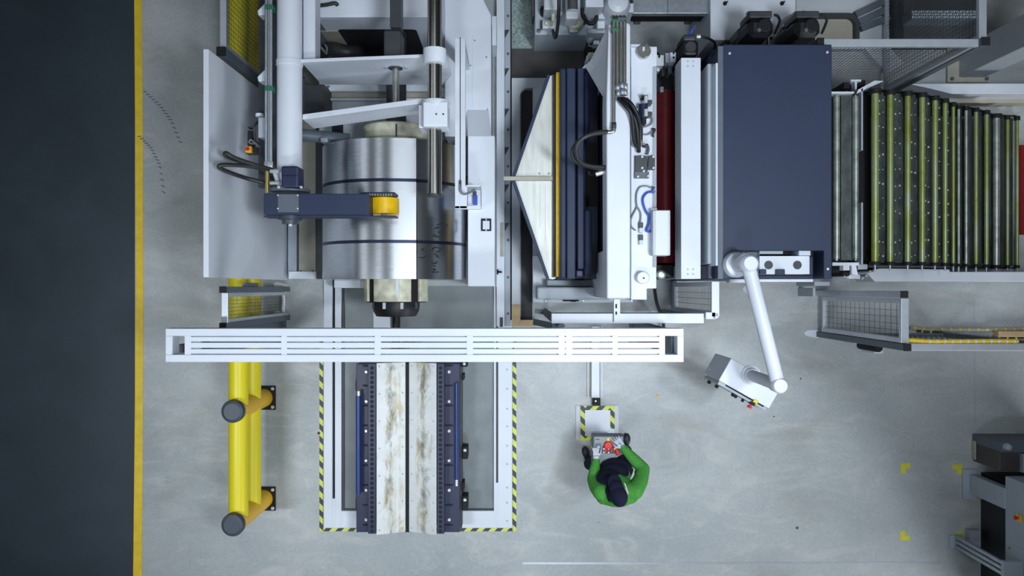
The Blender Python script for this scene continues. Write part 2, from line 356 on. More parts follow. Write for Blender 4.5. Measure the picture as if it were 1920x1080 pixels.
# ================================================================== YELLOW BARRIER
bx = -3.10
r0 = thing('safety_barrier', 'yellow tubular impact barrier with dark post caps along the grey floor', 'barrier', (bx, -1.37, 0))
posts = [-2.63, -1.37, 0.42, 2.1, 3.9]
for y in posts:
    p = MB().cyl((bx, y, 0.02), (bx, y, 1.07), 0.115, 32).build('post', 'orange', r0)
    MB().lathe((bx, y, 1.07), (0, 0, 1), [(0, 0.128), (0.05, 0.128), (0.072, 0.118), (0.08, 0.09)], 36).build('cap', 'charcoal', p, label='dark grey cap')
    bp = MB().box(bx - 0.15, bx + 0.15, y - 0.15, y + 0.15, 0.0, 0.022).build('base_plate', 'pit', r0, 0.006, label='black square floor plate')
    for sx in (-1, 1):
        for sy in (-1, 1): MB().lathe((bx + sx * 0.115, y + sy * 0.115, 0.022), (0, 0, 1), [(0, 0.022), (0.012, 0.022), (0.02, 0.012)], 14).build('bolt', 'bolt', bp)
for ya, yb in zip(posts, posts[1:]):
    MB().cyl((bx, ya + 0.05, 0.93), (bx, yb - 0.05, 0.93), 0.108, 36).build('rail', 'yellow', r0)
    MB().cyl((bx, ya + 0.05, 0.46), (bx, yb - 0.05, 0.46), 0.104, 36).build('rail', 'yellow', r0)

# ================================================================== WIRE MESH FENCES
def mesh_grid(mb, a, b, z0, z1, pitch=0.05, r=0.0016, hp=None):
    a, b = Vector(a), Vector(b); d = (b - a); n = max(1, int(d.length / pitch)); hp = hp or pitch
    for i in range(1, n):
        p = a + d * i / n; mb.bar((p.x, p.y, z0), (p.x, p.y, z1), r * 2)
    k = max(1, int((z1 - z0) / hp))
    for i in range(1, k):
        z = z0 + (z1 - z0) * i / k; mb.bar((a.x, a.y, z), (b.x, b.y, z), r * 2)
def fence_bay(root, a, b, z0=0.16, z1=2.2, pitch=0.05, hp=None, rail='alu', wire='dark', w=0.04):
    a, b = Vector((*a, 0)), Vector((*b, 0)); d = (b - a).normalized()
    f = MB()
    up = Vector((0, 0, 1))
    f.bar(a + up * (z1 - w / 2), b + up * (z1 - w / 2), w * 1.5, w); f.bar(a + up * (z0 + w / 2), b + up * (z0 + w / 2), w, w)
    f.bar(a + d * w / 2 + up * (z0 + w), a + d * w / 2 + up * (z1 - w), w, w); f.bar(b - d * w / 2 + up * (z0 + w), b - d * w / 2 + up * (z1 - w), w, w)
    fr = f.build('panel_frame', rail, root, 0.003)
    g = MB(); mesh_grid(g, a + d * w, b - d * w, z0 + w, z1 - w, pitch, hp=hp); g.build('wire_mesh', wire, fr)
def fence_post(root, x, y, z=2.24, w=0.06, foot=None, m_='slate'):
    p = MB().box(x - w / 2, x + w / 2, y - w / 2, y + w / 2, 0, z).build('post', m_, root, 0.003)
    MB().box(x - w / 2 - 0.002, x + w / 2 + 0.002, y - w / 2 - 0.002, y + w / 2 + 0.002, z, z + 0.015).build('post_cap', 'pit', p, label='black post cap')
    if foot is not None:
        fx, fy = foot; d = Vector((fx, fy)).normalized(); n = Vector((-d.y, d.x))
        c = Vector((x, y)); pts = [c + n * 0.05, c + n * 0.05 + d * 0.05, c + d * 0.16 + n * 0.035, c + d * 0.19, c + d * 0.16 - n * 0.035, c - n * 0.05 + d * 0.05, c - n * 0.05]
        MB().prism(pts, 0, 0.012).build('foot', 'white', p, 0.003)

xf = X(418, 2.2)
f1 = thing('mesh_fence', 'wire mesh fence bay at the top left in front of yellow barrier', 'fence', (xf, 2.9, 0))
fence_bay(f1, (xf, Y(88, 2.2)), (xf, 4.3)); fence_post(f1, xf, Y(99, 2.2), w=0.085, foot=(1, -1)); fence_post(f1, xf, 4.33)
f2 = thing('mesh_fence', 'short wire mesh fence bay between tall white panel and slotted white portal', 'fence', (X(421, 2.2), -0.15, 0))
xf = X(421, 2.2)
fence_bay(f2, (xf, Y(549, 2.2)), (xf, Y(606, 2.2)), pitch=0.035); fence_post(f2, xf, Y(543, 2.2), foot=(-1, 0.4)); fence_post(f2, xf, Y(611, 2.2), foot=(-1, 0.4))
MB().box(xf - 0.03, X(537, 0.1), Y(534, 1.6) - 0.02, Y(530, 1.6), 1.2, 1.6).build('side_plate', 'slate', f2)
xf = 2.01
f3 = thing('mesh_fence', 'low corner of mesh fence right of white bridge column, pale frame', 'fence', (xf, -0.15, 0))
fence_bay(f3, (xf, Y(528, 2.1)), (xf, Y(594, 2.1)), z1=2.1, pitch=0.05, rail='white', w=0.05)
fence_bay(f3, (1.915, Y(592, 2.1)), (xf, Y(592, 2.1)), z1=2.1, pitch=0.05, rail='white', w=0.045)
MB().box(xf - 0.025, xf + 0.025, Y(592, 2.1) - 0.025, Y(592, 2.1) + 0.025, 0, 2.1).build('post', 'white', f3)
MB().box(X(1262, 0.1) - 0.0, X(1262, 0.1) + 0.04, Y(600, 0.1), Y(528, 0.1), 0, 0.2).build('kick_strip', 'alu', f3)
# long low guard rail bay in front of the entry machine
f4 = thing('mesh_fence', 'white-railed mesh guard running behind the slotted portal', 'fence', (X(1177, 2.05), Y(597, 2.05), 0))
ya = Y(597, 2.05)
MB().box(X(1034, 2.05), X(1320, 2.05), ya - 0.05, ya + 0.05, 1.97, 2.05).build('top_rail', 'white', f4, 0.006)
g = MB(); mesh_grid(g, (X(1036, 2.05), ya, 0), (X(1318, 2.05), ya, 0), 0.1, 1.97, 0.05); g.build('wire_mesh', 'dark', f4)
for x in (X(1039, 2.05), X(1315, 2.05)): MB().box(x - 0.03, x + 0.03, ya - 0.03, ya + 0.03, 0, 1.97).build('post', 'slate', f4, 0.003)
MB().pbox(1151, 561, 1163, 604, 2.09, 2.05).build('slotted_bracket', 'white', f4, 0.003)
for y0, y1 in ((570, 578), (584, 590)): MB().pbox(1154, y0, 1157, y1, 2.093, 2.09).build('bracket_slot', 'pit', f4)
for a_, b_, w_ in ((P(1003, 583, 1.5), P(1022, 585, 1.5), 0.05), (P(1022, 585, 1.5), P(1052, 612, 1.9), 0.07), (P(1004, 604, 1.5), P(1040, 612, 1.9), 0.06)): MB().bar(a_, b_, w_).build('brace', 'slate', f4, 0.004)
# right-hand fence with corner posts
f5 = thing('mesh_fence', 'mesh fence gate bay right of the pendant console with aluminium corner posts', 'fence', (3.84, -0.3, 0))
ya, yb = Y(552, 2.2), Y(651, 2.2); xf = X(1697, 2.2)
fence_bay(f5, (xf, ya - 0.04), (xf, yb + 0.04), pitch=0.06, hp=0.12, w=0.05); fence_post(f5, xf - 0.03, ya, w=0.065, m_='alu'); fence_post(f5, xf, yb, foot=(-1, 0.1), w=0.065)
MB().lathe(P(1648, 653, 0.5) - Vector((0, 0, 0.5)), (0, 0, 1), [(0, 0.05), (0.45, 0.05), (0.5, 0.045)], 20).build('gate_knob', 'pit', f5)
MB().pbox(1639, 655, 1656, 663, 0.35, 0.0).build('gate_block', 'white', f5, 0.004)
for px in (1601, 1607, 1613): MB().pbox(px, 633, px + 3, 644, 0.3, 0.0).build('hinge_pin', 'white', f5)
MB().pbox(1524, 540, 1529, 556, 0.5, 0.0).build('latch_bracket', 'pale', f5, 0.004); MB().pbox(1527, 528, 1556, 536, 0.6, 0.0).build('latch_bracket', 'pale', f5, 0.004)
f6 = thing('mesh_fence', 'long low aluminium-railed fence leading to the right edge below white conveyor beam', 'fence', (5, Y(651, 2.2), 0))
yb = Y(651, 2.2)
MB().box(X(1706, 2.2), X(1990, 2.2), yb - 0.035, yb + 0.035, 2.13, 2.2).build('top_rail', 'alu', f6, 0.004)
MB().box(X(1706, 2.2), X(1990, 2.2), yb - 0.02, yb + 0.02, 0.12, 0.17).build('bottom_rail', 'slate', f6)
g = MB(); mesh_grid(g, (X(1706, 2.2), yb, 0), (X(1990, 2.2), yb, 0), 0.17, 2.13, 0.06, hp=0.12); g.build('wire_mesh', 'dark', f6)
MB().box(X(1986, 2.2) - 0.03, X(1986, 2.2) + 0.03, yb - 0.03, yb + 0.03, 0, 2.13).build('post', 'slate', f6)
# upper right fence
xf, yf = X(1843, 2.2), Y(80, 2.2)
f7 = thing('mesh_fence', 'tall mesh fence corner at the upper right beside the grey column', 'fence', (xf, yf, 0))
fence_bay(f7, (X(1535, 2.2), yf), (xf - 0.04, yf), pitch=0.04, hp=0.06, w=0.05); fence_bay(f7, (xf, yf + 0.04), (xf, 4.5), pitch=0.045, hp=0.06, w=0.05)
fence_post(f7, xf, yf, w=0.075); fence_post(f7, X(1535, 2.2), yf, w=0.06); fence_post(f7, xf, 4.53)

# ================================================================== SLOTTED WHITE PORTAL
z = 2.6; dz = 0.16
pt = thing('guard_portal', 'long white slotted beam standing on grey legs across the coil track', 'portal', (X(796, z), Y(648, z), 0))
mb = MB()
mb.pbox(310, 616, 1282, 630, z, z - dz).pbox(310, 665, 1282, 679, z, z - dz).pbox(310, 630, 323, 665, z, z - dz).pbox(1270, 630, 1282, 665, z, z - dz)
mb.build('beam_frame', 'white', pt, 0.006)
cross = [(346, 358), (527, 538), (702, 714), (875, 887), (1047, 1059), (1061, 1073), (1148, 1158), (1236, 1247)]
for a, b in cross: MB().pbox(a, 630, b, 665, z - 0.004, z - 0.06).build('cross_strip', 'white', pt, 0.002)
for y0, y1 in ((632, 640.3), (642.6, 652.3), (654.6, 663)):
    MB().pbox(346, y0, 1247, y1, z - 0.008, z - 0.05).build('slat', 'white', pt, 0.002)
for lx in (-2.90, X(1272, z)):
    MB().box(lx - 0.04, lx + 0.04, Y(672, z), Y(622, z), 0.02, z - dz).build('leg', 'slate', pt, 0.008)
    MB().box(lx - 0.08, lx + 0.08, Y(684, z), Y(616, z), 0.0, 0.02).build('foot_plate', 'slate', pt, 0.004)
MB().pbox(346, 628, 1247, 634, z - 0.05, z - 0.07).build('groove_plate', 'white', pt); MB().pbox(346, 661, 1247, 667, z - 0.05, z - 0.07).build('groove_plate', 'white', pt)
MB().pbox(330, 646, 345, 662, z - 0.3, z - 0.5).build('bracket', 'dark', pt, 0.004)
MB().pbox(312, 618, 1280, 624, z - dz, z - dz - 0.1).build('stiffener', 'slate', pt)
for px in (1077, 1059): MB().lathe(P(px, 622, z), (0, 0, 1), [(0, 0.008), (0.006, 0.008), (0.01, 0.004)], 10).build('bolt', 'bolt', pt)
# bolt heads along the front edge
# ================================================================== TRACK FRAME ON THE FLOOR
tr = thing('coil_car_track', 'low white U-shaped steel track frame edged with hazard tape around the coil car', 'track', (X(784), Y(800), 0))
zt = 0.06
a = MB(); a.pbox(607, 523, 623, 990, zt, 0).pbox(628, 523, 640, 990, zt, 0).pbox(623, 935, 628, 990, zt, 0); a.build('track_beam', 'white', tr, 0.003)
a = MB(); a.pbox(934, 600, 960, 990, zt, 0).pbox(926, 535, 930, 990, zt, 0).pbox(930, 905, 934, 990, zt, 0); a.build('track_beam', 'white', tr, 0.003)
MB().pbox(623, 523, 628, 935, 0.02, 0).build('groove', 'pit', tr); MB().pbox(930, 535, 934, 905, 0.03, 0).build('groove', 'brown', tr)
MB().pbox(640, 523, 645, 958, 0.03, 0).build('groove', 'dark', tr)
MB().pbox(640, 958, 926, 990, zt, 0).build('end_beam', 'white', tr, 0.003)
MB().pbox(645, 954, 926, 958, 0.02, 0).build('end_groove', 'dark', tr)
for (x0, y0, x1, y1, m_) in ((599, 640, 606, 996, 'hazB'), (961, 640, 968, 996, 'hazB'), (606, 990, 961, 996, 'hazA')):
    MB().box(X(x0), X(x1), Y(y0), Y(y1), 0, 0.004).build('hazard_strip', m_, tr, label='black and yellow striped tape')
mb = MB()
for py in (692, 728, 765, 798, 834, 868, 912, 940, 974): mb.lathe((X(951), Y(py), zt), (0, 0, 1), [(0, 0.012), (0.004, 0.012), (0.006, 0.006)], 10)
mb.build('track_screws', 'pale', tr)
MB().pbox(626, 525, 674, 540, 0.5, 0).build('end_stop', 'white', tr, 0.01)

# long rail pair going up the picture from the track
rl = thing('floor_rail', 'long straight white floor rail with bolt holes right of the coil', 'rail', (X(946, 0.1), 1.5, 0))
MB().pbox(931, -40, 946, 612, 0.14, 0).build('rail_strip', 'white', rl, 0.004)
MB().pbox(946.5, -40, 957, 612, 0.08, 0).build('bolted_strip', 'pale', rl, 0.003)
MB().pbox(957, -40, 959.5, 612, 0.05, 0).build('edge_gap', 'pit', rl)
for py in (30, 101, 172, 243, 312, 380, 450, 520, 588):
    MB().lathe(P(952.5, py, 0.08), (0, 0, 1), [(0, 0.017), (0.004, 0.017), (0.006, 0.008)], 12).build('bolt', 'slate', rl)
for py in (56, 128, 204, 276, 346, 418):
    MB().prism([P(946.5, py, .08)[:2], P(955, py, .08)[:2], P(946.5, py + 16, .08)[:2]], 0.08, 0.084).build('notch', 'dark', rl)
MB().pbox(937.5, 417, 944.5, 481, 0.145, 0.14).build('worn_patch', 'beige', rl); MB().pbox(937, 595, 943, 613, 0.145, 0.14).build('stop_block', 'brown', rl)
MB().lathe(P(932, 510, 0.2), (1, 0, 0), [(0, 0.03), (0.012, 0.034), (0.02, 0.012), (0.06, 0.012)], 14).build('limit_pin', 'pit', rl)

# ================================================================== COIL CAR
cc = thing('coil_car', 'dark blue coil car with two stained white cradle plates on the white track', 'coil car', (X(763), Y(840), 0))
yA, yB = Y(681, 0.6), Y(1003, 0.6)
for s, (xo, xi) in ((0, (X(706, .6), X(760, .48))), (1, (X(818, .6), X(767, .48)))):
    mb = MB(); mb.slab([(xo, yA, 0.6), (xi, yA, 0.48), (xi, yA, 0.44), (xo, yA, 0.56)], (0, yB - yA, 0)); mb.build('cradle_plate', 'cradle', cc, 0.003, label='white plate stained with oil and rust')
    bm_ = MB(); xs = [xo + (xi - xo) * f for f in (0.1, 0.9)]
    for i in range(7):
        for k, xx in enumerate(xs):
            zz = 0.6 - 0.12 * (0.1, 0.9)[k]; yy = yA + (yB - yA) * (0.02 + 0.955 * i / 6)
            bm_.lathe((xx, yy, zz), (0, 0, 1), [(0, 0.011), (0.004, 0.011), (0.005, 0.005)], 10)
    bm_.build('plate_screws', 'pale', cc)
MB().box(X(700, .45), X(824, .45), Y(985, .45), Y(690, .45), 0.08, 0.44).build('chassis', 'blue', cc, 0.01)
MB().box(X(757, .5), X(770, .5), Y(1000, .5), Y(682, .5), 0.3, 0.455).build('centre_beam', 'pit', cc)
for (x0, x1, hx0, hx1, bxp) in ((668, 692, 690, 705, 687), (832, 862, 819, 833, 842)):
    MB().pbox(x0, 682, x1, 998, 0.42, 0.06).build('side_frame', 'blue', cc, 0.006)
    hp = MB().pbox(hx0, 682, hx1, 1001, 0.56, 0.1).build('perforated_strip', 'blue', cc, 0.004)
    mb = MB(); n = 35
    for i in range(n):
        p = P((hx0 + hx1) / 2, 690 + i * 9.0, 0.56); mb.lathe((p.x, p.y, 0.5605), (0, 0, 1), [(0, 0.021), (0.003, 0.021), (0.0035, 0.016)], 16)
    mb.build('round_holes', 'pit', hp)
    for i in range(6):
        p = P(bxp, 697 + i * 55.4, 0.42); MB().lathe((p.x, p.y, 0.42), (0, 0, 1), [(0, 0.022), (0.015, 0.022), (0.024, 0.014)], 16).build('bolt', 'bolt', cc)
    mb = MB(); xa, xb = (680, 689) if x0 < 700 else (834, 849)
    for i in range(9): mb.pbox(xa, 684 + i * 37.3, xb, 687.5 + i * 37.3, 0.425, 0.42)
    mb.build('gusset_slots', 'pit', cc)
t = MB().cyl(P(672, 742, 0.5), P(672, 926, 0.5), 0.032, 20).build('hydraulic_cylinder', 'tubeblue', cc); MB().cyl(P(672.5, 733, 0.5), P(672.5, 744, 0.5), 0.02, 16).build('rod_end', 'bolt', t)
t = MB().cyl(P(856, 718, 0.48), P(856, 899, 0.48), 0.022, 20).build('hydraulic_cylinder', 'tubeblue', cc); MB().cyl(P(856, 897, 0.48), P(856, 911, 0.48), 0.017, 16).build('rod_end', 'bolt', t)
MB().pbox(862, 682, 866, 990, 0.3, 0.1).build('side_rub_strip', 'dark', cc)
for (x0, y0, x1, y1) in ((865, 676, 876, 688), (866, 838, 877, 861), (866, 931, 877, 957), (866, 702, 870, 713), (866, 905, 870, 922)):
    k = MB().pbox(x0, y0, x1, y1, 0.34, 0.12).build('clamp', 'pit', cc, 0.006)
    if x1 - x0 > 8:
        MB().lathe(P((x0 + x1) / 2, y0 + 6, 0.34), (0, 0, 1), [(0, 0.02), (0.012, 0.02), (0.02, 0.01)], 14).build('clamp_bolt', 'bolt', k)
for i, (px, py) in enumerate(((676, 720), (676, 940), (854, 720), (854, 940))):
    p = P(px, py, 0.08); MB().cyl((p.x - 0.04, p.y, 0.1), (p.x + 0.04, p.y, 0.1), 0.1, 20).build('wheel', 'dark', cc)

# ================================================================== TALL WHITE GUARD PANEL
gp = thing('sheet_screen', 'tall white sheet panel standing left of the coil', 'screen', (X(386, 2.62), 1.15, 0))
MB().pbox(381, 92, 391, 520, 2.62, 0.0).build('sheet', 'white', gp, 0.004)
MB().pbox(540, 150, 556, 520, 0.14, 0).build('foot_channel', 'pale', gp, 0.004)
bp = MB().pbox(560, 170, 592, 523, 0.16, 0).build('base_plate', 'beige', gp, 0.004)
MB().pbox(541, 509, 593, 523, 0.19, 0.14).build('end_strip', 'white', gp, 0.004)
for px in (564, 586): MB().lathe(P(px, 508, 0.19), (0, 0, 1), [(0, 0.012), (0.006, 0.012), (0.009, 0.006)], 10).build('bolt', 'slate', bp)
MB().pbox(593, 228, 606, 523, 0.3, 0).build('dark_floor_strip', 'dark', label='dark strip on the floor between white screen plate and coil', cat='beam')  # dark strip filling the gap beside the plate

# ================================================================== STEEL COIL
cx, cz, cr = X(741, 1.1), 1.1, 0.79
cy0, cy1 = Y(523, 1.89), Y(258, 1.89)
def coil_profile(off=0.0, n=120):
    a1 = math.radians(8); t_end = 0.215; out = []
    for i in range(n + 1):                                   # from the tail step on the right, down and round to the left
        a = math.radians(25) + (2 * PI - math.radians(25) + a1) * i / n
        r = cr - 0.006 + 0.006 * i / n + off
        out.append((cx + r * math.sin(a), cz + r * math.cos(a)))
    r = cr + off; p = Vector((cx + r * math.sin(a1), cz + r * math.cos(a1))); d = Vector((math.cos(a1), -math.sin(a1)))
    for k in (0.4, 1.0): q = p + d * t_end * k; out.append((q.x, q.y))
    return out
def ring_mesh(outer, inner, y0, y1):
    mb = MB(); n = len(outer); bm = mb.bm
    O = [[bm.verts.new((x, y, z)) for x, z in outer] for y in (y0, y1)]; I = [[bm.verts.new((x, y, z)) for x, z in inner] for y in (y0, y1)]
    for i in range(n):
        j = (i + 1) % n
        f = bm.faces.new((O[0][i], O[0][j], O[1][j], O[1][i])); f.smooth = i < n - 1
        f = bm.faces.new((I[0][i], I[1][i], I[1][j], I[0][j])); f.smooth = True
        bm.faces.new((O[0][i], I[0][i], I[0][j], O[0][j])); bm.faces.new((O[1][i], O[1][j], I[1][j], I[1][i]))
    return mb
def toward(pr, r):
    o = []
    for x, z in pr:
        v = Vector((x - cx, z - cz)).normalized() * r; o.append((cx + v.x, cz + v.y))
    return o
co = thing('steel_coil', 'large coil of bright sheet steel with two dark straps on the decoiler', 'coil', (cx, (cy0 + cy1) / 2, cz - cr))
pr = coil_profile(); ring_mesh(pr, toward(pr, 0.365), cy0, cy1).build('wound_strip', 'coil', co)
M['strap'] = mat('blued_steel_strap', (58, 62, 84), 0.3, 0.85, var=0.05)
for py in (337, 452.5):
    ya = Y(py + 3, 1.89); yb = Y(py - 3, 1.89); ring_mesh(coil_profile(0.0025), pr, ya, yb).build('strap', 'strap', co)
def on_coil(px, py):
    z = 1.8
    for _ in range(8):
        x = X(px, z); z = cz + math.sqrt(max(0.0, (cr - 0.004) ** 2 - (x - cx) ** 2))
    return Vector((x, Y(py, z), z + 0.001))
for st in ([(380, 240), (450, 233), (535, 256)], [(350, 300), (375, 285), (400, 292), (404, 262)], [(395, 350), (445, 356)], [(310, 404), (370, 410), (440, 428)], [(342, 380), (375, 425)],
           [(332, 612), (318, 600), (350, 572), (400, 578), (428, 596), (408, 632), (362, 636)], [(150, 600), (198, 594), (214, 622), (168, 616)], [(118, 716), (188, 722), (220, 688), (215, 680)],
           [(302, 782), (350, 806), (382, 776)], [(372, 700), (412, 716)], [(285, 880), (330, 888), (372, 896)], [(300, 930), (350, 930), (404, 922)], [(345, 876), (328, 942)], [(320, 835), (360, 842)], [(345, 662), (395, 690)]):
    MB().tube([on_coil(770 + a / 7.714, 390 + b / 7.714) for a, b in st], 0.0055, 6, 3).build('handwritten_mark', 'ink', co)

# ================================================================== DECOILER
de = thing('decoiler', 'white decoiler with expanding mandrel, chrome guide rod and cross plates', 'decoiler', (-1.5, 2.9, 0))
yb = 2.845
hs = MB().box(X(592, 1.6), X(825, 1.6), yb, 5.2, 0.0, 1.6).build('body_housing', 'white', de, 0.01)
ox0, ox1 = X(650, .7), X(790, .7)
def rrect(x0, x1, z0, z1, r=0.05, n=5):
    o = []
    for (x, z, a0) in ((x1 - r, z0 + r, -90), (x1 - r, z1 - r, 0), (x0 + r, z1 - r, 90), (x0 + r, z0 + r, 180)):
        for k in range(n + 1): a = math.radians(a0 + 90 * k / n); o.append((x + r * math.cos(a), z + r * math.sin(a)))
    return o
MB().slab([(x, yb - 0.004, z) for x, z in rrect(ox0, ox1, 0.2, 1.2)], (0, 0.006, 0)).build('opening', 'pit', hs, label='black rounded opening')
MB().slab([(x, yb - 0.006, z) for x, z in rrect(X(605, 1), X(640, 1), 0.3, 1.15, 0.02)], (0, 0.006, 0)).build('side_hatch', 'beige', hs)
MB().box(X(594, 1), X(607, 1), yb - 0.12, yb, 0.1, 1.2).build('corner_duct', 'slate', de, 0.006)
MB().tube([P(592, 11, 1.62), P(612, 9, 1.64), P(628, 6, 1.64), P(633, 10, 1.62)], 0.02, 10).build('cable_loop', 'hose', de)
MB().pbox(598, 122, 838, 262, 0.5, 0.0).build('base_frame', 'offwhite', de, 0.01)
MB().pbox(608, 157, 838, 171, 0.62, 0.5).build('bolted_bar', 'white', de, 0.004)
for px in (616, 729, 832): MB().lathe(P(px, 164, 0.62), (0, 0, 1), [(0, 0.022), (0.01, 0.022), (0.016, 0.011)], 14).build('bolt', 'galv', de)
MB().pbox(600, 174, 838, 183, 0.53, 0.5).build('oily_slideway', 'beige', de); MB().pbox(608, 184, 838, 188, 0.58, 0.5).build('guide_strip', 'white', de)
MB().pbox(800, 200, 834, 236, 0.7, 0.5).build('bearing_block', 'beige', de, 0.01)
MB().lathe(P(824, 217, 0.7), (0, 0, 1), [(0, 0.07), (0.05, 0.07), (0.05, 0.03), (0.07, 0.03)], 20).build('cable_gland', 'pit', de)
# mandrel: spindle, back ring, four segments with gaps, black nose
sx = X(743, 1.1)
MB().cyl((sx, 1.6, 1.1), (sx, yb + 0.02, 1.1), 0.11, 36).build('spindle', 'dark', de)
rg = MB().lathe((sx, 1.62, 1.1), (0, 1, 0), [(0, 0.345), (0.015, 0.36), (0.15, 0.36), (0.165, 0.345)], 48).build('mandrel_ring', 'cream', de)
MB().pbox(741.5, 232, 744.5, 256, 1.463, 1.455).build('ring_slot', 'dark', rg)
MB().pbox(683, 236, 693, 256, 1.2, 1.1).build('ring_lug', 'cream', de, 0.004)
y_f = Y(566, 1.45)
for k in range(4):
    a0 = math.radians(-90 + 90 * k + 45 - 35.5); a1 = a0 + math.radians(71)
    pts = [(sx + 0.352 * math.cos(a0 + (a1 - a0) * i / 14 ), 1.1 + 0.352 * math.sin(a0 + (a1 - a0) * i / 14)) for i in range(15)]
    pts += [(sx + 0.3 * math.cos(a1 - (a1 - a0) * i / 8), 1.1 + 0.3 * math.sin(a1 - (a1 - a0) * i / 8)) for i in range(9)]
    # turned so that one segment faces straight up
    pts = [(sx + (x - sx) * math.cos(PI / 4) - (z_ - 1.1) * math.sin(PI / 4), 1.1 + (x - sx) * math.sin(PI / 4) + (z_ - 1.1) * math.cos(PI / 4)) for x, z_ in pts]
    sg = MB().slab([(x, y_f, z_) for x, z_ in pts], (0, 1.62 - y_f, 0)).build('mandrel_segment', 'cream', de, 0.006)
MB().pbox(742, 523, 748, 557, 1.456, 1.45).build('key_slot', 'white', de)
MB().cyl((sx, y_f - 0.01, 1.1), (sx, 1.7, 1.1), 0.325, 40).build('mandrel_core', 'pit', de)
ns = MB().lathe((sx, y_f, 1.1), (0, -1, 0), [(0, 0.255), (0.05, 0.26), (0.11, 0.25), (0.165, 0.22), (0.17, 0.12)], 40).build('nose', 'black', de)
for k in range(8):
    a = k * PI / 4 + 0.39; MB().box(sx + 0.25 * math.cos(a) - 0.016, sx + 0.25 * math.cos(a) + 0.016, y_f - 0.08, y_f, 1.1 + 0.25 * math.sin(a) - 0.03, 1.1 + 0.25 * math.sin(a) + 0.03).build('nose_wedge', 'bolt' if k in (1, 2) else 'dark', ns, 0.003)
MB().cyl((sx, y_f - 0.16, 1.1), (sx, Y(660, 1.2), 1.1), 0.045, 20).build('outboard_shaft', 'black', de)
MB().box(sx - 0.08, sx + 0.08, Y(662, 1.2), Y(655, 1.2), 0.0, 1.16).build('outboard_stand', 'slate', de, 0.01)
MB().pbox(700, 568, 732, 640, 0.1, 0).build('floor_pad', 'white', de, 0.004)
# guide rod, collar, carriage block
rx, rz = X(815, 2.5), 2.5
rod = MB().cyl((rx, Y(366, 2.5), rz), (rx, 5.2, rz), 0.067, 40).build('guide_rod', 'chrome', de, label='polished chrome rod')
MB().lathe((rx, Y(370, 2.5), rz), (0, 1, 0), [(0, 0.058), (0.01, 0.07), (0.03, 0.07), (0.032, 0.066)], 32).build('rod_end_ring', 'dark', rod)
MB().lathe((rx, Y(120, 2.5), rz), (0, 1, 0), [(0, 0.1), (0.0, 0.108), (0.06, 0.108), (0.062, 0.104), (0.066, 0.108), (0.135, 0.108), (0.14, 0.1)], 40).build('collar', 'white', de)
bl = MB().pbox(793, 190, 839, 237, 2.62, 2.34).build('carriage_block', 'white', de, 0.012)
MB().lathe((rx + 0.01, Y(196, 2.62), rz), (0, 1, 0), [(0, 0.125), (0.05, 0.13), (0.06, 0.125)], 36).build('clamp_flange', 'white', bl)
MB().pbox(785, 196, 799, 240, 2.5, 2.2).build('side_clamp', 'white', bl, 0.01); MB().pbox(793, 200, 796.5, 235, 2.506, 2.5).build('clamp_slot', 'pit', bl)
for px in (818, 831): MB().lathe(P(px, 214, 2.62), (0, 0, 1), [(0, 0.009), (0.003, 0.009), (0.004, 0.004)], 10).build('screw', 'dark', bl)
# cross plates
MB().slab([(X(566, 2.2), 2.19, 2.235), (X(836, 2.43), 2.19, 2.43), (X(836, 2.43), 2.19, 1.75), (X(820, 2.0), 2.19, 1.38), (X(566, 2.2), 2.19, 1.38)], (0, 0.032, 0)).build('cross_plate', 'white', de, 0.004)
a, b = P(567, 224, 2.2), P(790, 194, 2.45)
MB().slab([a, b, b - Vector((0, 0, 0.42)), a - Vector((0, 0, 0.45))], (0.004, 0.05, 0)).build('cross_plate', 'white', de, 0.004)
MB().slab([P(577, 222, 2.212), P(706, 205, 2.345), P(706, 201, 2.345), P(577, 216, 2.212)], (0, 0, 0.004)).build('plate_edge_strip', 'paper', de)
MB().cyl((X(742, 2.05), Y(205, 2.1), 2.05), (X(742, 2.05), 2.2, 2.05), 0.034, 24).build('threaded_rod', 'steel', de)
MB().lathe((X(742, 2.05), 2.188, 2.05), (0, -1, 0), [(0, 0.07), (0.012, 0.07), (0.014, 0.05)], 24).build('rod_flange', 'dark', de)
for px in (724, 762): MB().lathe((X(px, 2.05), 2.188, 2.07), (0, -1, 0), [(0, 0.018), (0.012, 0.018), (0.016, 0.01)], 12).build('bolt', 'galv', de)
dk = MB().box(X(732, 2.3), X(752, 2.3), 2.5, 5.2, 2.15, 2.34).build('cylinder_beam', 'dark', de, 0.006)
MB().box(X(721, 2.2), X(753, 2.2), 2.225, 2.5, 2.0, 2.26).build('cylinder_head', 'dark', de, 0.02)
MB().pbox(568, 158, 608, 206, 0.9, 0.0).build('valve_box', 'dark', de, 0.006)
MB().cyl(P(568, 145, 1.9), P(568, 207, 1.7), 0.02, 14).build('feed_rod', 'dark', de)
MB().cyl(P(556, 252, 1.55), P(655, 262, 1.36), 0.065, 24).build('idler_shaft', 'slate', de); MB().pbox(601, 258, 614, 266, 1.62, 1.3).build('shaft_clamp', 'galv', de, 0.004)
MB().pbox(622, 212, 626, 258, 1.0, 0.5).build('hose_riser', 'pit', de)
MB().tube([P(598, 102, 0.9), P(622, 92, 1.0), P(650, 98, 1.0), P(676, 96, 0.9)], 0.08, 14).build('black_hose', 'hose', de)
for a, b in ((608, 96), (613, 90), (604, 92)): MB().tube([P(612, 101, 1.1), P(a, b, 1.15), P(a - 4, b - 6, 1.12)], 0.012, 8).build('loose_wire', 'cable', de)

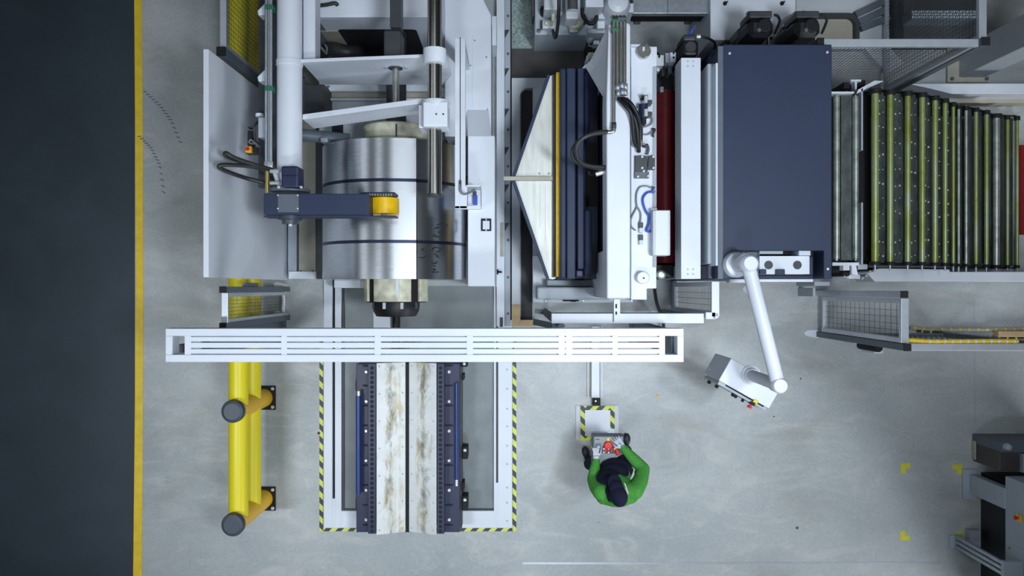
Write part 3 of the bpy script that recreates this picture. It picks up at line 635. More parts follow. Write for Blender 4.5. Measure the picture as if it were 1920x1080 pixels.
# ================================================================== HOLD-DOWN ARM
ha = thing('hold_down_arm', 'blue-grey swing arm pressing a yellow roller on the steel coil', 'press arm', (X(543, 2.2), 1.6, 0))
tb = MB().cyl((X(543, 2.2), Y(358, 2.2), 2.2), (X(543, 2.2), 5.2, 2.2), 0.12, 44).build('support_tube', 'white', ha, label='thick white tube')
MB().lathe((X(543, 2.2), Y(124, 2.2), 2.2), (0, 1, 0), [(0, 0.122), (0.0, 0.128), (0.05, 0.128), (0.05, 0.122)], 44).build('tube_collar', 'white', tb)
MB().pbox(568, -60, 591, 115, 2.12, 1.9).build('side_beam', 'white', ha, 0.01)
MB().pbox(484, -60, 519, 352, 2.05, 1.95).build('pipe_carrier', 'dark', ha, 0.006)
MB().box(-2.36, -2.08, 4.3, 4.5, 0.0, 2.1).build('rear_stand', 'offwhite', ha, 0.01)
za = 2.4
MB().pbox(494, 363, 691, 402, za, 2.13).build('arm_box', 'navy', ha, 0.008)
MB().pbox(494, 404, 742, 407, 2.28, 2.1).build('side_cheek', 'navy', ha, 0.003); MB().pbox(676, 360, 740, 365, 2.3, 2.06).build('side_cheek', 'navy', ha, 0.003)
cv = MB().pbox(521, 364, 560, 398, za + 0.006, za).build('cover_plate', 'slate', ha, 0.002)
for px, py in ((521, 366), (558, 366), (521, 391), (558, 391)): MB().lathe(P(px, py, za + 0.006), (0, 0, 1), [(0, 0.008), (0.004, 0.008), (0.006, 0.004)], 10).build('screw', 'bolt', cv)
mb = MB()
for i in range(12): mb.pbox(677 + i * 5, 363, 680 + i * 5, 367, 2.315, 2.29)
mb.build('chain_links', 'steel', ha)
rxx = X(718, 2.12); rl2 = MB().lathe((rxx, Y(400, 2.2), 2.05), (0, 1, 0), [(0, 0.135), (0.006, 0.147), (0.16, 0.147), (0.166, 0.135)], 44).build('press_roller', 'roller_yellow', ha)
MB().cyl((rxx, Y(409, 2.15), 2.05), (rxx, Y(358, 2.15), 2.05), 0.03, 20).build('roller_axle', 'bolt', rl2)
MB().prism([P(497, 403, 2.25)[:2], P(563, 403, 2.25)[:2], P(558, 412, 2.25)[:2], P(524, 412, 2.25)[:2]], 2.1, 2.25).build('hub_taper', 'navy', ha, 0.006)
hb = MB().lathe((X(543, 2.25), Y(404, 2.25), 2.22), (0, -1, 0), [(0, 0.105), (0.04, 0.105), (0.045, 0.085), (0.08, 0.08)], 32).build('hub', 'charcoal', ha)
MB().cyl((X(543, 2.25), Y(416, 2.25), 2.22), (X(543, 2.25), Y(424, 2.25), 2.22), 0.018, 14).build('shaft_tip', 'paper', hb)
MB().lathe((X(543, 2.25), Y(360, 2.25), 2.22), (0, 1, 0), [(0, 0.19), (0.03, 0.19), (0.04, 0.13)], 36).build('motor_flange', 'slate', ha)
mo = MB().pbox(527, 311, 559, 351, 2.5, 2.28).build('motor', 'blue', ha, 0.016, label='dark blue motor block'); MB().pbox(529, 328, 557, 330, 2.505, 2.5).build('motor_seam', 'pit', mo)
for px, py in ((523, 351), (565, 351), (553, 349)): MB().lathe(P(px, py, 2.41), (0, 0, 1), [(0, 0.014), (0.012, 0.014), (0.016, 0.008)], 10).build('screw', 'bolt', mo)
for py in (321, 343): MB().cyl(P(508, py, 2.35), P(524, py, 2.4), 0.018, 12).build('hose_fitting', 'bolt', mo)
MB().cyl(P(515, 318, 2.3), P(522, 340, 2.3), 0.03, 12).build('valve_stub', 'bolt', ha)
pp = []
for px, m_ in ((499, 'galv'), (504, 'cable'), (508, 'galv')):
    pp.append(MB().cyl((X(px, 2.3), Y(311, 2.3), 2.3), (X(px, 2.3), 5.0, 2.3), 0.0125, 12).build('hydraulic_pipe', m_, ha))
    MB().cyl((X(px, 2.3), Y(319, 2.3), 2.3), (X(px, 2.3), Y(303, 2.3), 2.3), 0.02, 8).build('pipe_fitting', 'bolt', ha)
for py in (12, 165): MB().pbox(496, py - 4, 511, py + 4, 2.335, 2.2).build('pipe_clamp', 'clamp', ha, 0.004)
MB().cyl(P(501, 321, 2.3), P(501, 362, 2.3), 0.02, 14).build('brass_line', 'brass', ha)
for pts in ([(510, 318, 2.3), (475, 308, 2.45), (440, 296, 2.58), (424, 287, 2.62), (424, 292, 2.56), (450, 303, 2.4), (505, 322, 2.25)],
            [(510, 318, 2.3), (470, 312, 2.42), (430, 309, 2.6), (411, 311, 2.66), (418, 318, 2.6), (455, 332, 2.3), (500, 344, 2.2)]):
    MB().tube([P(*p) for p in pts], 0.02, 10, 6).build('hydraulic_hose', 'hose', ha)
for y0 in (10, 134): MB().prism([P(482, y0 + 10, 2.2)[:2], P(498, y0 - 6, 2.2)[:2], P(498, y0 + 17, 2.2)[:2], P(484, y0 + 19, 2.2)[:2]], 2.05, 2.2).build('bracket_arm', 'white', ha, 0.01)
jb = MB().pbox(484, 220, 498, 258, 2.2, 1.95).build('junction_box', 'pale', ha, 0.006); MB().lathe(P(487, 219, 2.1), (0, 1, 0), [(0, 0.04), (0.03, 0.04)], 20).build('box_collar', 'white', jb)
MB().tube([P(484, 228, 2.1), P(477, 238, 2.15), P(478, 262, 2.1), P(484, 272, 2.05)], 0.014, 8).build('cable', 'hose', ha)
MB().tube([P(484, 270, 2.05), P(468, 268, 2.12), P(470, 262, 2.14), P(478, 268, 2.1), P(496, 282, 2.0)], 0.008, 8).build('cable', 'cable', ha)
MB().pbox(464, 237, 475, 240, 2.08, 2.0).build('switch_bracket', 'black', ha, 0.004); MB().pbox(464, 245, 473, 276, 2.0, 1.9).build('switch_bracket', 'black', ha, 0.004)
eb = MB().pbox(460, 276, 484, 288, 1.98, 1.88).build('switch_box', 'black', ha, 0.006)
MB().pbox(460, 274, 471, 286, 2.03, 1.98).build('switch_face', 'orange', eb, 0.004); MB().lathe(P(465, 279.5, 2.03), (0, 0, 1), [(0, 0.018), (0.015, 0.02), (0.02, 0.012)], 14).build('push_button', 'signal', eb)

# ================================================================== SIDE HOUSING RIGHT OF THE COIL
sh = thing('side_housing', 'long white machine housing right of the coil', 'housing', (X(890, 1), 1.8, 0))
u = MB().prism([P(a, b, 1.0)[:2] for a, b in ((834, -70), (895, -70), (907, 0), (921, 28), (921, 256), (834, 256))], 0.0, 1.0).build('upper_body', 'white', sh, 0.01)
MB().pbox(885, 66, 886.5, 206, 1.004, 1.0).build('panel_seam', 'paper', u)
MB().slab([P(877, 256, 1.25), P(921, 256, 1.25), P(916, 206, 1.0), P(876, 206, 1.0)], (0, 0, -0.2)).build('sloped_plate', 'white', sh)
l_ = MB().pbox(877, 254, 928, 537, 1.25, 0.0).build('lower_body', 'white', sh, 0.012)
bt = MB().pbox(902, 410, 921, 433, 1.275, 1.25).build('push_button_frame', 'pit', sh, 0.003, label='black square frame with white button'); MB().pbox(905, 414, 918, 430, 1.29, 1.275).build('button', 'paper', bt, 0.004)
for py in (412, 431.5): MB().lathe(P(911.5, py, 1.275), (0, 0, 1), [(0, 0.008), (0.004, 0.006)], 10).build('screw', 'bolt', bt)
for px, py in ((890, 76), (912, 107), (882, 123), (914, 205)): MB().lathe(P(px, py, 1.0), (0, 0, 1), [(0, 0.008), (0.003, 0.008), (0.004, 0.004)], 8).build('screw', 'slate', u)
MB().pbox(873, 262, 877, 330, 1.2, 0.9).build('hinge_gap', 'pit', sh)
MB().pbox(922, 30, 931, 85, 0.5, 0.0).build('rear_post', 'white', sh, 0.004)
cg = thing('cable_guard', 'narrow white strip plate with a black cable slot beside the coil', 'guard plate', (X(863, 1.9), 1.6, 1.0))
MB().pbox(853, 72, 862, 391, 1.9, 1.84).pbox(863.5, 72, 872.5, 349, 1.9, 1.84).pbox(861, 72, 865, 349, 1.884, 1.84).pbox(862, 348, 876, 391, 1.9, 1.84).pbox(853, 386, 902, 392, 1.9, 1.84).build('strip_plate', 'white', cg, 0.003)
MB().pbox(862, 70, 863.5, 350, 1.888, 1.884).build('slot', 'pit', cg)
MB().pbox(857, 76, 872, 90, 1.84, 1.0).build('rear_bracket', 'white', cg, 0.004)
bx2 = MB().pbox(877, 348, 901, 386, 1.6, 1.25).build('connector_box', 'white', cg, 0.006)
MB().pbox(874, 347, 900, 350, 1.9, 1.6).build('top_flange', 'white', bx2); 
MB().pbox(887, 366, 895, 384, 1.66, 1.6).build('plug', 'bluecab', bx2, 0.004, label='blue connector plug'); MB().pbox(888, 358, 893, 366, 1.65, 1.6).build('plug_boot', 'dark', bx2, 0.004)
MB().tube([P(862, 342, 1.9), P(863, 356, 1.93), P(869, 364, 1.93), P(880, 361, 1.85), P(890, 356, 1.7)], 0.012, 8).build('cable', 'cable', cg)
MB().pbox(860.5, 338, 865, 358, 1.92, 1.89).build('cable_boot', 'dark', cg)

# ================================================================== MACHINE BASE, MAT AND POWER UNIT BEHIND
mbs = thing('machine_base', 'low white base plate with a long rounded slot under the guide table', 'base plate', (X(1000), Y(350), 0))
pts = [(975, 600), (975, 184)]
for k in range(7):
    a = math.radians(180 - 15 * k); pts.append((991 + 16 * math.cos(a), 181 - 16 * math.sin(a)))
pts += [(1046, 165), (1046, 146), (959.5, 146), (959.5, 600)]
MB().prism([P(a, b, 0.12)[:2] for a, b in pts], 0, 0.12).build('slot_plate', 'offwhite', mbs, 0.004)
MB().pbox(999, 165, 1140, 568, 0.12, 0.0).build('inner_plate', 'offwhite', mbs, 0.004)
MB().pbox(999, 480, 1186, 568, 0.35, 0.12).build('front_plate', 'white', mbs, 0.01)
MB().pbox(975, 600, 1004, 612, 0.1, 0).build('timber_pad', 'wood', mbs); MB().pbox(959.5, 571, 975, 612, 0.125, 0.12).build('timber_pad', 'wood', mbs)
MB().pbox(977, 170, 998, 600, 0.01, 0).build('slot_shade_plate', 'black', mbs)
b_ = MB().pbox(1007, 538, 1144, 562, 0.85, 0.35).build('cross_member', 'pale', mbs, 0.02); MB().pbox(1026, 525, 1132, 537, 0.6, 0.35).build('rear_member', 'pale', mbs, 0.01)
MB().cyl(P(1057, 563, 0.4), P(1085, 563, 0.4), 0.012, 10).build('sensor_rod', 'pit', mbs); MB().pbox(1071, 559, 1080, 566, 0.42, 0.35).build('sensor_block', 'pit', mbs, 0.004); MB().pbox(1056, 561, 1062, 565, 0.42, 0.35).build('sensor_tip', 'pit', mbs, 0.004)
for px in (1023, 1093, 1184): MB().lathe(P(px, 564, 0.35), (0, 0, 1), [(0, 0.015), (0.01, 0.015), (0.014, 0.008)], 10).build('bolt', 'bolt', mbs)
MB().prism([(X(a), Y(b)) for a, b in ((957, -60), (1000, -60), (1000, 66), (995, 90), (957, 90))], 0, 0.015).build('floor_mat', 'speckle', label='speckled green-grey mat beside the long white floor rail', cat='mat')
MB().pbox(958, 91, 1200, 146, 0.01, 0).build('shaded_floor_patch', 'brown', label='dark patch for the shaded floor between hydraulic tank and guide table', cat='floor plate')  # dark plate paints in the shade lying on this floor
hu = thing('hydraulic_unit', 'grey hydraulic tank with pumps and hoses at the top centre', 'hydraulic unit', (X(1060, .65), 3.4, 0))
zt = 0.65
tk = MB().pbox(1003, -60, 1120, 65, zt, 0.0).build('tank', 'pale', hu, 0.01)
MB().pbox(998, -60, 1002, 30, 0.6, 0.3).build('sight_tube', 'brown', hu)
MB().lathe(P(1010, 58, zt), (0, 0, 1), [(0, 0.025), (0.012, 0.025), (0.018, 0.01)], 14).build('filler_cap', 'slate', hu)
MB().pbox(1017, 38, 1040, 53, 0.76, zt).build('valve_block', 'offwhite', hu, 0.01); MB().pbox(1014, 38, 1017, 52, 0.72, zt).build('dark_strip', 'dark', hu)
for px in (1024, 1034): MB().lathe(P(px, 46, 0.76), (0, 0, 1), [(0, 0.02), (0.05, 0.02), (0.055, 0.012)], 12).build('valve_cap', 'cream', hu)
mt = MB().cyl(P(1074, 36, 1.05), P(1074, -40, 1.05), 0.085, 28).build('electric_motor', 'offwhite', hu)
mb = MB()
for i in range(8): mb.box(X(1064.5 + i * 2.5, 1.14), X(1065.6 + i * 2.5, 1.14), Y(17, 1.14), Y(-40, 1.14), 1.1, 1.16)
mb.build('cooling_fins', 'pit', mt)
MB().pbox(1061, 19, 1085, 35, 1.16, 0.9).build('motor_end_bell', 'offwhite', hu, 0.02); MB().pbox(1068, 20, 1084, 60, 0.75, zt).build('motor_foot', 'pale', hu, 0.01)
MB().lathe(P(1078, 41, 0.75), (0, 0, 1), [(0, 0.1), (0.1, 0.1), (0.13, 0.06)], 24).build('pump', 'cream', hu)
MB().lathe(P(1107, 30, zt), (0, 0, 1), [(0, 0.075), (0.3, 0.075), (0.38, 0.06), (0.42, 0.03)], 24).build('accumulator', 'steel', hu)
MB().tube([P(1092, 15, 1.0), P(1094, 30, 0.95), P(1102, 42, 0.9), P(1112, 43, 0.9), P(1119, 32, 0.9), P(1121, 10, 1.0)], 0.025, 10).build('hose', 'black', hu)
MB().tube([P(1047, -20, 1.3), P(1048, 10, 1.25), P(1046, 45, 1.1), P(1043, 66, 1.0), P(1040, 70, 0.9), P(1037, 58, 0.75)], 0.02, 10).build('hose', 'black', hu)
MB().lathe(P(1020, 25, zt), (0, 0, 1), [(0, 0.05), (0.12, 0.05), (0.14, 0.03)], 20).build('dark_knob', 'pit', hu)
MB().pbox(1020, -20, 1046, 18, 0.95, zt).build('manifold', 'offwhite', hu, 0.015); MB().pbox(1034, 18, 1040, 40, 0.8, zt).build('pipe_union', 'cream', hu, 0.01)
MB().pbox(1098, -20, 1132, 13, 1.2, zt).build('control_box', 'white', hu, 0.008)
MB().cyl(P(1052, 20, 0.9), P(1052, -20, 0.9), 0.02, 12).build('pipe', 'galv', hu); MB().lathe(P(1052, 26, 0.85), (0, 0, 1), [(0, 0.025), (0.03, 0.025), (0.04, 0.012)], 12).build('pipe_cap', 'bolt', hu)
MB().lathe(P(1095, 45, zt), (0, 0, 1), [(0, 0.015), (0.08, 0.015), (0.09, 0.01)], 10).build('gauge_stem', 'dark', hu)
# small dark gear unit between tank and bridge column
gu = thing('gear_unit', 'small dark gear unit with white blocks between tank and white bridge column', 'gear unit', (X(1115, .6), Y(85, .6), 0))
MB().pbox(1101, 62, 1146, 130, 0.45, 0.0).build('gear_case', 'pit', gu, 0.01)
MB().pbox(1102, 54, 1135, 62, 0.75, 0.45).build('top_plate', 'pale', gu, 0.004); MB().pbox(1120, 36, 1134, 53, 0.85, 0.4).build('white_bracket', 'white', gu, 0.006)
MB().pbox(1113, 76, 1124, 83, 0.62, 0.45).build('white_sensor', 'paper', gu, 0.004); MB().lathe(P(1106, 76, 0.45), (0, 0, 1), [(0, 0.04), (0.1, 0.035), (0.12, 0.02)], 16).build('round_cover', 'pale', gu)
MB().pbox(1103, 98, 1118, 113, 0.6, 0.45).build('bearing_cap', 'cream', gu, 0.006); MB().pbox(1100, 104, 1103, 116, 0.7, 0.4).build('edge_plate', 'white', gu)
MB().tube([P(1104, 82, .55), P(1106, 86, .6), P(1122, 87, .6), P(1128, 80, .55)], 0.012, 8).build('cable', 'cable', gu)

# ================================================================== GUIDE TABLE
gt = thing('guide_table', 'white V-fronted guide plate edged with navy bars', 'guide table', (X(1015, 1.2), Y(335, 1.2), 0))
z = 1.2
tri = [(964, 334), (1031, 142), (1042, 140), (1042, 522), (1036, 524), (1027, 522)]
MB().prism([P(a, b, z)[:2] for a, b in tri], z - 0.04, z).build('guide_plate', 'guide', gt, 0.003)
MB().bar(P(961.5, 336, z + 0.01), P(1029, 141, z + 0.01), 0.035, 0.06).build('edge_bar', 'navy', gt, 0.003); MB().bar(P(961.5, 335, z + 0.01), P(1027, 523, z + 0.01), 0.035, 0.06).build('edge_bar', 'navy', gt, 0.003)
MB().pbox(944, 330.5, 1036, 338, z + 0.07, z).build('push_bar', 'beige', gt, 0.004)
mb = MB()
for px in (988, 1000, 1012, 1022): mb.pbox(px, 345 - (px - 975) * 0.0, px + 1, 346 + (px - 985) * 3.0, z + 0.003, z)
mb.build('ribs', 'offwhite', gt)
for px in (1011, 1029): MB().lathe(P(px, 325, z), (0, 0, 1), [(0, 0.009), (0.004, 0.006)], 8).build('screw', 'slate', gt)
MB().pbox(1036, 140, 1043, 520, 1.24, 1.0).build('pivot_strip', 'brown', gt)
MB().box(X(1018, 1.0), X(1040, 1.0), Y(420, 1.1), Y(250, 1.1), 0.12, z - 0.04).build('pedestal', 'offwhite', gt)
MB().pbox(1043, 135, 1049.5, 519, 1.36, 1.2).build('yellow_edge', 'roller_yellow', gt, 0.008, label='yellow safety edge')

# ================================================================== PEELER HOUSING (NAVY) AND WHITE BRIDGE COLUMN
ph = thing('peeler_housing', 'tall dark navy ribbed roll housing behind the yellow edge', 'housing', (X(1090, 1.5), Y(325, 1.5), 0))
MB().pbox(1050.2, 127, 1063, 523, 1.48, 0.36).build('cover_strip', 'navy', ph, 0.02); MB().pbox(1063, 127, 1079, 523, 1.54, 0.36).build('cover_strip', 'navy', ph, 0.01)
MB().pbox(1079, 128, 1083, 522, 1.44, 0.36).build('cover_groove', 'pit', ph)
MB().pbox(1083, 127, 1095, 505, 1.54, 0.36).build('cover_strip', 'navy', ph, 0.01); MB().pbox(1079, 505, 1095, 521, 1.5, 1.3).build('cover_notch', 'blue', ph, 0.02)
MB().pbox(1095, 127, 1121, 523, 1.15, 0.36).build('recess_floor', 'blue', ph)
MB().pbox(1095, 391, 1110, 520, 1.5, 1.1).build('roll_cover', 'navy', ph, 0.03); MB().pbox(1095, 130, 1106, 262, 1.5, 1.1).build('roll_cover', 'navy', ph, 0.03); MB().pbox(1099, 268, 1120, 386, 1.2, 1.1).build('roll_gap', 'pit', ph)
MB().box(X(1052, 1.4), X(1126, 1.4), 0.39, Y(130, 1.2), 0.12, 0.4).build('support_base', 'pale', ph)
for px in (1050, 1055): MB().lathe(P(px, 524, 1.3), (0, 0, 1), [(0, 0.01), (0.02, 0.01)], 8).build('bolt', 'pit', ph)

bc = thing('bridge_column', 'tall white bridge beam carrying steel hydraulic pipes', 'machine beam', (X(1160, 2.3), Y(300, 2.3), 0))
z = 2.3
MB().prism([P(a, b, z)[:2] for a, b in ((1141, 46), (1147, 42), (1179, 42), (1182, 47), (1182, 560), (1138, 560), (1137, 190))], 1.95, z).build('top_beam', 'white', bc, 0.015)
xw = X(1138, z) + 0.05
MB().box(xw, X(1182, z), 0.39, Y(120, z), 0.12, 1.95).build('column_body', 'navy', bc, 0.01)
MB().box(xw - 0.03, X(1182, z), Y(560, z), 0.385, 0.355, 1.95).build('end_column', 'white', bc, 0.01)
MB().slab([P(1141, 48, 2.28), P(1138, 188, 2.28), P(1133, 186, 2.0), P(1098, 126, 1.62), P(1108, 112, 1.75)], (0.012, 0.006, -0.02)).build('gusset_plate', 'white', bc)
MB().slab([P(1092, 127, 1.56), P(1110, 110, 1.72), P(1128, 126, 1.7)], (0.0, 0.0, -0.03)).build('gusset_toe', 'white', bc)
# side plate
zs = 2.15
sp = MB().prism([P(a, b, zs)[:2] for a, b in ((1183, 87), (1232, 87), (1232, 123), (1224, 124), (1224, 500), (1231, 500), (1231, 541), (1213, 541), (1213, 562), (1183, 562))], 1.75, zs).build('side_plate', 'white', bc, 0.008)
MB().pbox(1182, 125, 1183.4, 505, zs + 0.003, zs).build('plate_gap', 'slate', sp); MB().pbox(1183, 83, 1214, 87, zs + 0.05, zs - 0.2).build('top_tab', 'paper', sp)
MB().pbox(1224, 124, 1231, 500, 2.0, 1.7).build('lower_flange', 'pale', sp); MB().box(X(1189, zs), X(1222, zs), Y(160, zs), Y(100, zs), 0.0, 1.75).build('rear_leg', 'offwhite', bc); MB().box(X(1186, zs), X(1222, zs), Y(556, zs), Y(500, zs), 0.355, 1.75).build('front_leg', 'offwhite', bc)
MB().lathe(P(1205.5, 99, zs), (0, 0, 1), [(0, 0.068), (0.06, 0.068), (0.07, 0.06)], 32).build('round_cap', 'steel', bc, label='polished round cap'); MB().pbox(1205, 88, 1209, 94, zs + 0.09, zs + 0.07).build('cap_pin', 'paper', bc)
MB().lathe(P(1203, 521, zs), (0, 0, 1), [(0, 0.062), (0.09, 0.062), (0.1, 0.055)], 32).build('round_cap', 'white', bc); MB().lathe(P(1207, 521.5, zs + 0.1), (0, 0, 1), [(0, 0.009), (0.004, 0.009)], 10).build('cap_screw', 'pit', bc)
zp = 2.36
for px, ye in ((1151, 233), (1157.5, 160), (1164.5, 155), (1171.5, 155)):
    MB().tube([P(px, ye, zp), P(px, 60, zp), P(px, 36, zp), P(px - 2, 31, zp - 0.1), P(px - 4, 32, zp - 0.5)], 0.016, 12, 4).build('hydraulic_pipe', 'steel', bc)
for y0 in (38, 54): MB().pbox(1147, y0 - 3, 1161, y0 + 3, zp + 0.03, z).build('pipe_clamp', 'clamp', bc, 0.004)
MB().pbox(1158, 32, 1176, 40, zp + 0.02, z - 0.02).build('pipe_clamp', 'slate', bc, 0.004)
for px, py in ((1158, 163), (1166, 160), (1173, 162), (1159, 174), (1167, 172), (1172, 172)):
    MB().cyl(P(px, py - 5, zp), P(px, py + 6, zp), 0.022, 8).build('hose_fitting', 'galv', bc)
MB().pbox(1154, 168, 1177, 178, zp - 0.01, z).build('fitting_bracket', 'black', bc, 0.004)
for pts in ([(1159, 184, 2.36), (1172, 198, 2.4), (1183, 212, 2.4), (1187, 235, 2.35), (1188, 258, 2.3), (1193, 273, 2.25), (1199, 272, 2.2), (1201, 255, 2.2), (1199, 232, 2.25), (1190, 205, 2.36), (1174, 185, 2.36)],
            [(1163, 184, 2.34), (1178, 200, 2.36), (1190, 222, 2.33), (1195, 245, 2.3), (1197, 270, 2.25), (1198, 285, 2.2)],
            [(1168, 184, 2.36), (1182, 193, 2.42), (1194, 213, 2.4), (1200, 236, 2.3), (1201, 262, 2.25)]):
    MB().tube([P(*p) for p in pts], 0.019, 10, 5).build('hydraulic_hose', 'black', bc)
MB().cyl(P(1151, 230, zp), P(1151, 241, zp), 0.024, 8).build('pipe_elbow', 'dark', bc); MB().tube([P(1151, 238, zp), P(1151, 245, zp), P(1145, 248, zp), P(1138, 248, zp)], 0.018, 10).build('elbow_tube', 'steel', bc)
for pts in ([(1139, 247, 2.36), (1118, 249, 2.4), (1098, 256, 2.42), (1084, 268, 2.4), (1080, 284, 2.36), (1087, 302, 2.3), (1105, 311, 2.25), (1138, 314, 2.2)],
            [(1139, 248, 2.34), (1110, 252, 2.36), (1088, 262, 2.36), (1074, 280, 2.3), (1074, 295, 2.26), (1085, 306, 2.22), (1110, 314, 2.18), (1138, 318, 2.15)]):
    MB().tube([P(*p) for p in pts], 0.02, 10, 6).build('hydraulic_hose', 'hose', bc)
MB().cyl(P(1117, 327, 2.15), P(1138, 321, 2.15), 0.022, 10).build('pale_fitting', 'bolt', bc); MB().tube([P(1104, 321, 2.0), P(1107, 328, 2.0), P(1116, 325, 2.05)], 0.012, 8).build('sensor_lead', 'pit', bc)
# valve group on the side plate
vg = MB().cyl(P(1206, 196, zs + 0.08), P(1206, 222, zs + 0.08), 0.045, 18).build('valve_body', 'blue', bc)
MB().cyl(P(1211, 180, zs + 0.13), P(1211, 193, zs + 0.13), 0.018, 12).build('valve_spool', 'bolt', vg); MB().cyl(P(1211, 205, zs + 0.13), P(1211, 218, zs + 0.13), 0.02, 12).build('valve_spool', 'bolt', vg)
MB().pbox(1205, 178, 1215, 182, zs + 0.14, zs).build('valve_cap', 'pit', vg, 0.004); MB().pbox(1204, 218, 1212, 232, zs + 0.12, zs).build('valve_cap', 'pit', vg, 0.004)
for y0 in (187, 209): MB().pbox(1215, y0, 1223, y0 + 8, zs + 0.12, zs).build('solenoid_plug', 'dark', vg, 0.004)
MB().pbox(1192, 203, 1197, 208, zs + 0.06, zs).build('port_plug', 'bolt', vg, 0.003); MB().pbox(1193, 211, 1197, 217, zs + 0.06, zs).build('port_plug', 'bolt', vg, 0.003)
MB().cyl(P(1203, 232, zs + 0.05), P(1202, 276, zs + 0.05), 0.016, 10).build('steel_line', 'steel', bc)
MB().tube([P(1218, 215, zs + .06), P(1224, 225, zs + .05), P(1219, 234, zs + .04), P(1204, 239, zs + .04)], 0.008, 8).build('thin_cable', 'cable', bc)
MB().tube([P(1205, 252, zs + .03), P(1215, 252, zs + .03), P(1224, 246, zs + .04), P(1228, 243, zs + .04)], 0.008, 8).build('thin_cable', 'cable', bc); MB().tube([P(1223, 242, zs + .04), P(1228, 243, zs + .06), P(1224, 252, zs + .05), P(1225, 256, zs + .03)], 0.011, 8).build('hook', 'dark', bc)
MB().tube([P(1205, 274, zs + .05), P(1210, 275, zs + .08), P(1213, 271, zs + .08), P(1216, 280, zs + .06), P(1213, 290, zs + .05)], 0.012, 8).build('thin_cable', 'dark', bc)
k1 = MB().pbox(1191, 292, 1214, 322, zs + 0.05, zs).build('mounting_plate', 'dark', bc, 0.003); MB().prism([P(a, b, zs + .05)[:2] for a, b in ((1217, 292), (1228, 292), (1228, 318), (1214, 318))], zs, zs + .05).build('mounting_plate', 'dark', bc, 0.003)
MB().pbox(1190, 322, 1217, 334, zs + 0.04, zs).build('lower_plate', 'slate', bc, 0.003)
for px, py in ((1204, 294), (1204, 315), (1225, 294), (1225, 315), (1196, 331), (1215, 330), (1207, 321)): MB().lathe(P(px, py, zs + 0.05), (0, 0, 1), [(0, 0.013), (0.012, 0.013), (0.016, 0.007)], 10).build('bolt', 'bolt', k1)
for y0 in (417, 440):
    sn = MB().pbox(1198, y0, 1206, y0 + 10, zs + 0.05, zs).build('sensor', 'dark', bc, 0.004); MB().pbox(1199, y0 + 10, 1206, y0 + 19, zs + 0.06, zs).build('sensor_body', 'paper', sn, 0.004)
for pts, m_ in (([(1223, 353), (1212, 349), (1200, 351), (1194, 362), (1193, 378), (1194, 388), (1188, 400), (1183, 412), (1184, 425), (1192, 432)], 'cable'), ([(1195, 388), (1201, 399), (1201, 412), (1199, 418)], 'cable'),
                ([(1226, 360), (1214, 361), (1206, 370), (1206, 382), (1211, 396), (1217, 404), (1223, 405)], 'bluecab'), ([(1217, 404), (1216, 420), (1212, 432), (1219, 434), (1224, 424), (1227, 410)], 'bluecab')):
    MB().tube([P(a, b, zs + 0.03) for a, b in pts], 0.0075 if m_ == 'cable' else 0.011, 8, 5).build('signal_cable' if m_ == 'cable' else 'air_tube', m_, bc)
MB().lathe(P(1224, 353, zs), (0, 0, 1), [(0, 0.014), (0.05, 0.014)], 10).build('cable_gland', 'dark', bc); MB().lathe(P(1224, 360, zs), (0, 0, 1), [(0, 0.018), (0.05, 0.018)], 10).build('air_fitting', 'bluecab', bc)
j_ = MB().pbox(1224, 394, 1257, 479, 2.3, 2.08).build('junction_box', 'offwhite', bc, 0.008); MB().pbox(1229, 395, 1253, 478, 2.306, 2.3).build('box_lid', 'white', j_, 0.002); MB().pbox(1220, 391, 1232, 396, 2.22, 1.9).build('box_bracket', 'offwhite', j_); MB().pbox(1220, 471, 1230, 478, 2.22, 1.9).build('box_bracket', 'offwhite', j_)
MB().pbox(1222, 497, 1233, 505, 1.9, 1.7).build('end_fitting', 'pit', bc, 0.004)
MB().tube([P(1226, 525, 1.2), P(1228, 548, 1.0), P(1232, 570, 0.8), P(1240, 592, 0.5), P(1244, 610, 0.2), P(1246, 640, 0.03)], 0.02, 10).build('floor_cable', 'black', bc)

# ================================================================== RED ROLLER STAND, WHITE BEAM
rs = thing('roller_stand', 'dark stand with a dark red coated roller beside the bridge column', 'roller stand', (X(1255, 1.0), Y(330, 1.0), 0))
MB().pbox(1226, 195, 1268, 500, 0.55, 0.0).build('tray', 'pit', rs, 0.006)
r_ = MB().lathe((X(1247, 1.2), Y(494, 1.2), 1.2), (0, 1, 0), [(0, 0.1), (0.004, 0.11), (Y(172, 1.2) - Y(494, 1.2), 0.11)], 36).build('roller', 'darkred', rs, label='dark red roller')
MB().lathe((X(1247, 1.2), Y(202, 1.2), 1.2), (0, 1, 0), [(0, 0.111), (0.012, 0.111)], 36).build('wear_ring', 'brown', r_)
MB().lathe((X(1270, 1.0), Y(494, 1.0), 1.0), (0, 1, 0), [(0, 0.08), (Y(172, 1.0) - Y(494, 1.0), 0.08)], 30).build('lower_roller', 'brown', rs)
MB().pbox(1229, 140, 1262, 172, 1.3, 0.0).build('bearing_housing', 'black', rs, 0.01); MB().pbox(1230, 496, 1262, 520, 1.3, 0.0).build('bearing_housing', 'black', rs, 0.01)
MB().pbox(1238, 162, 1245, 172, 1.34, 1.28).build('grease_cap', 'bolt', rs, 0.006); MB().lathe(P(1238, 515, 1.3), (0, 0, 1), [(0, 0.05), (0.06, 0.05), (0.07, 0.03)], 16).build('shaft_collar', 'bolt', rs)
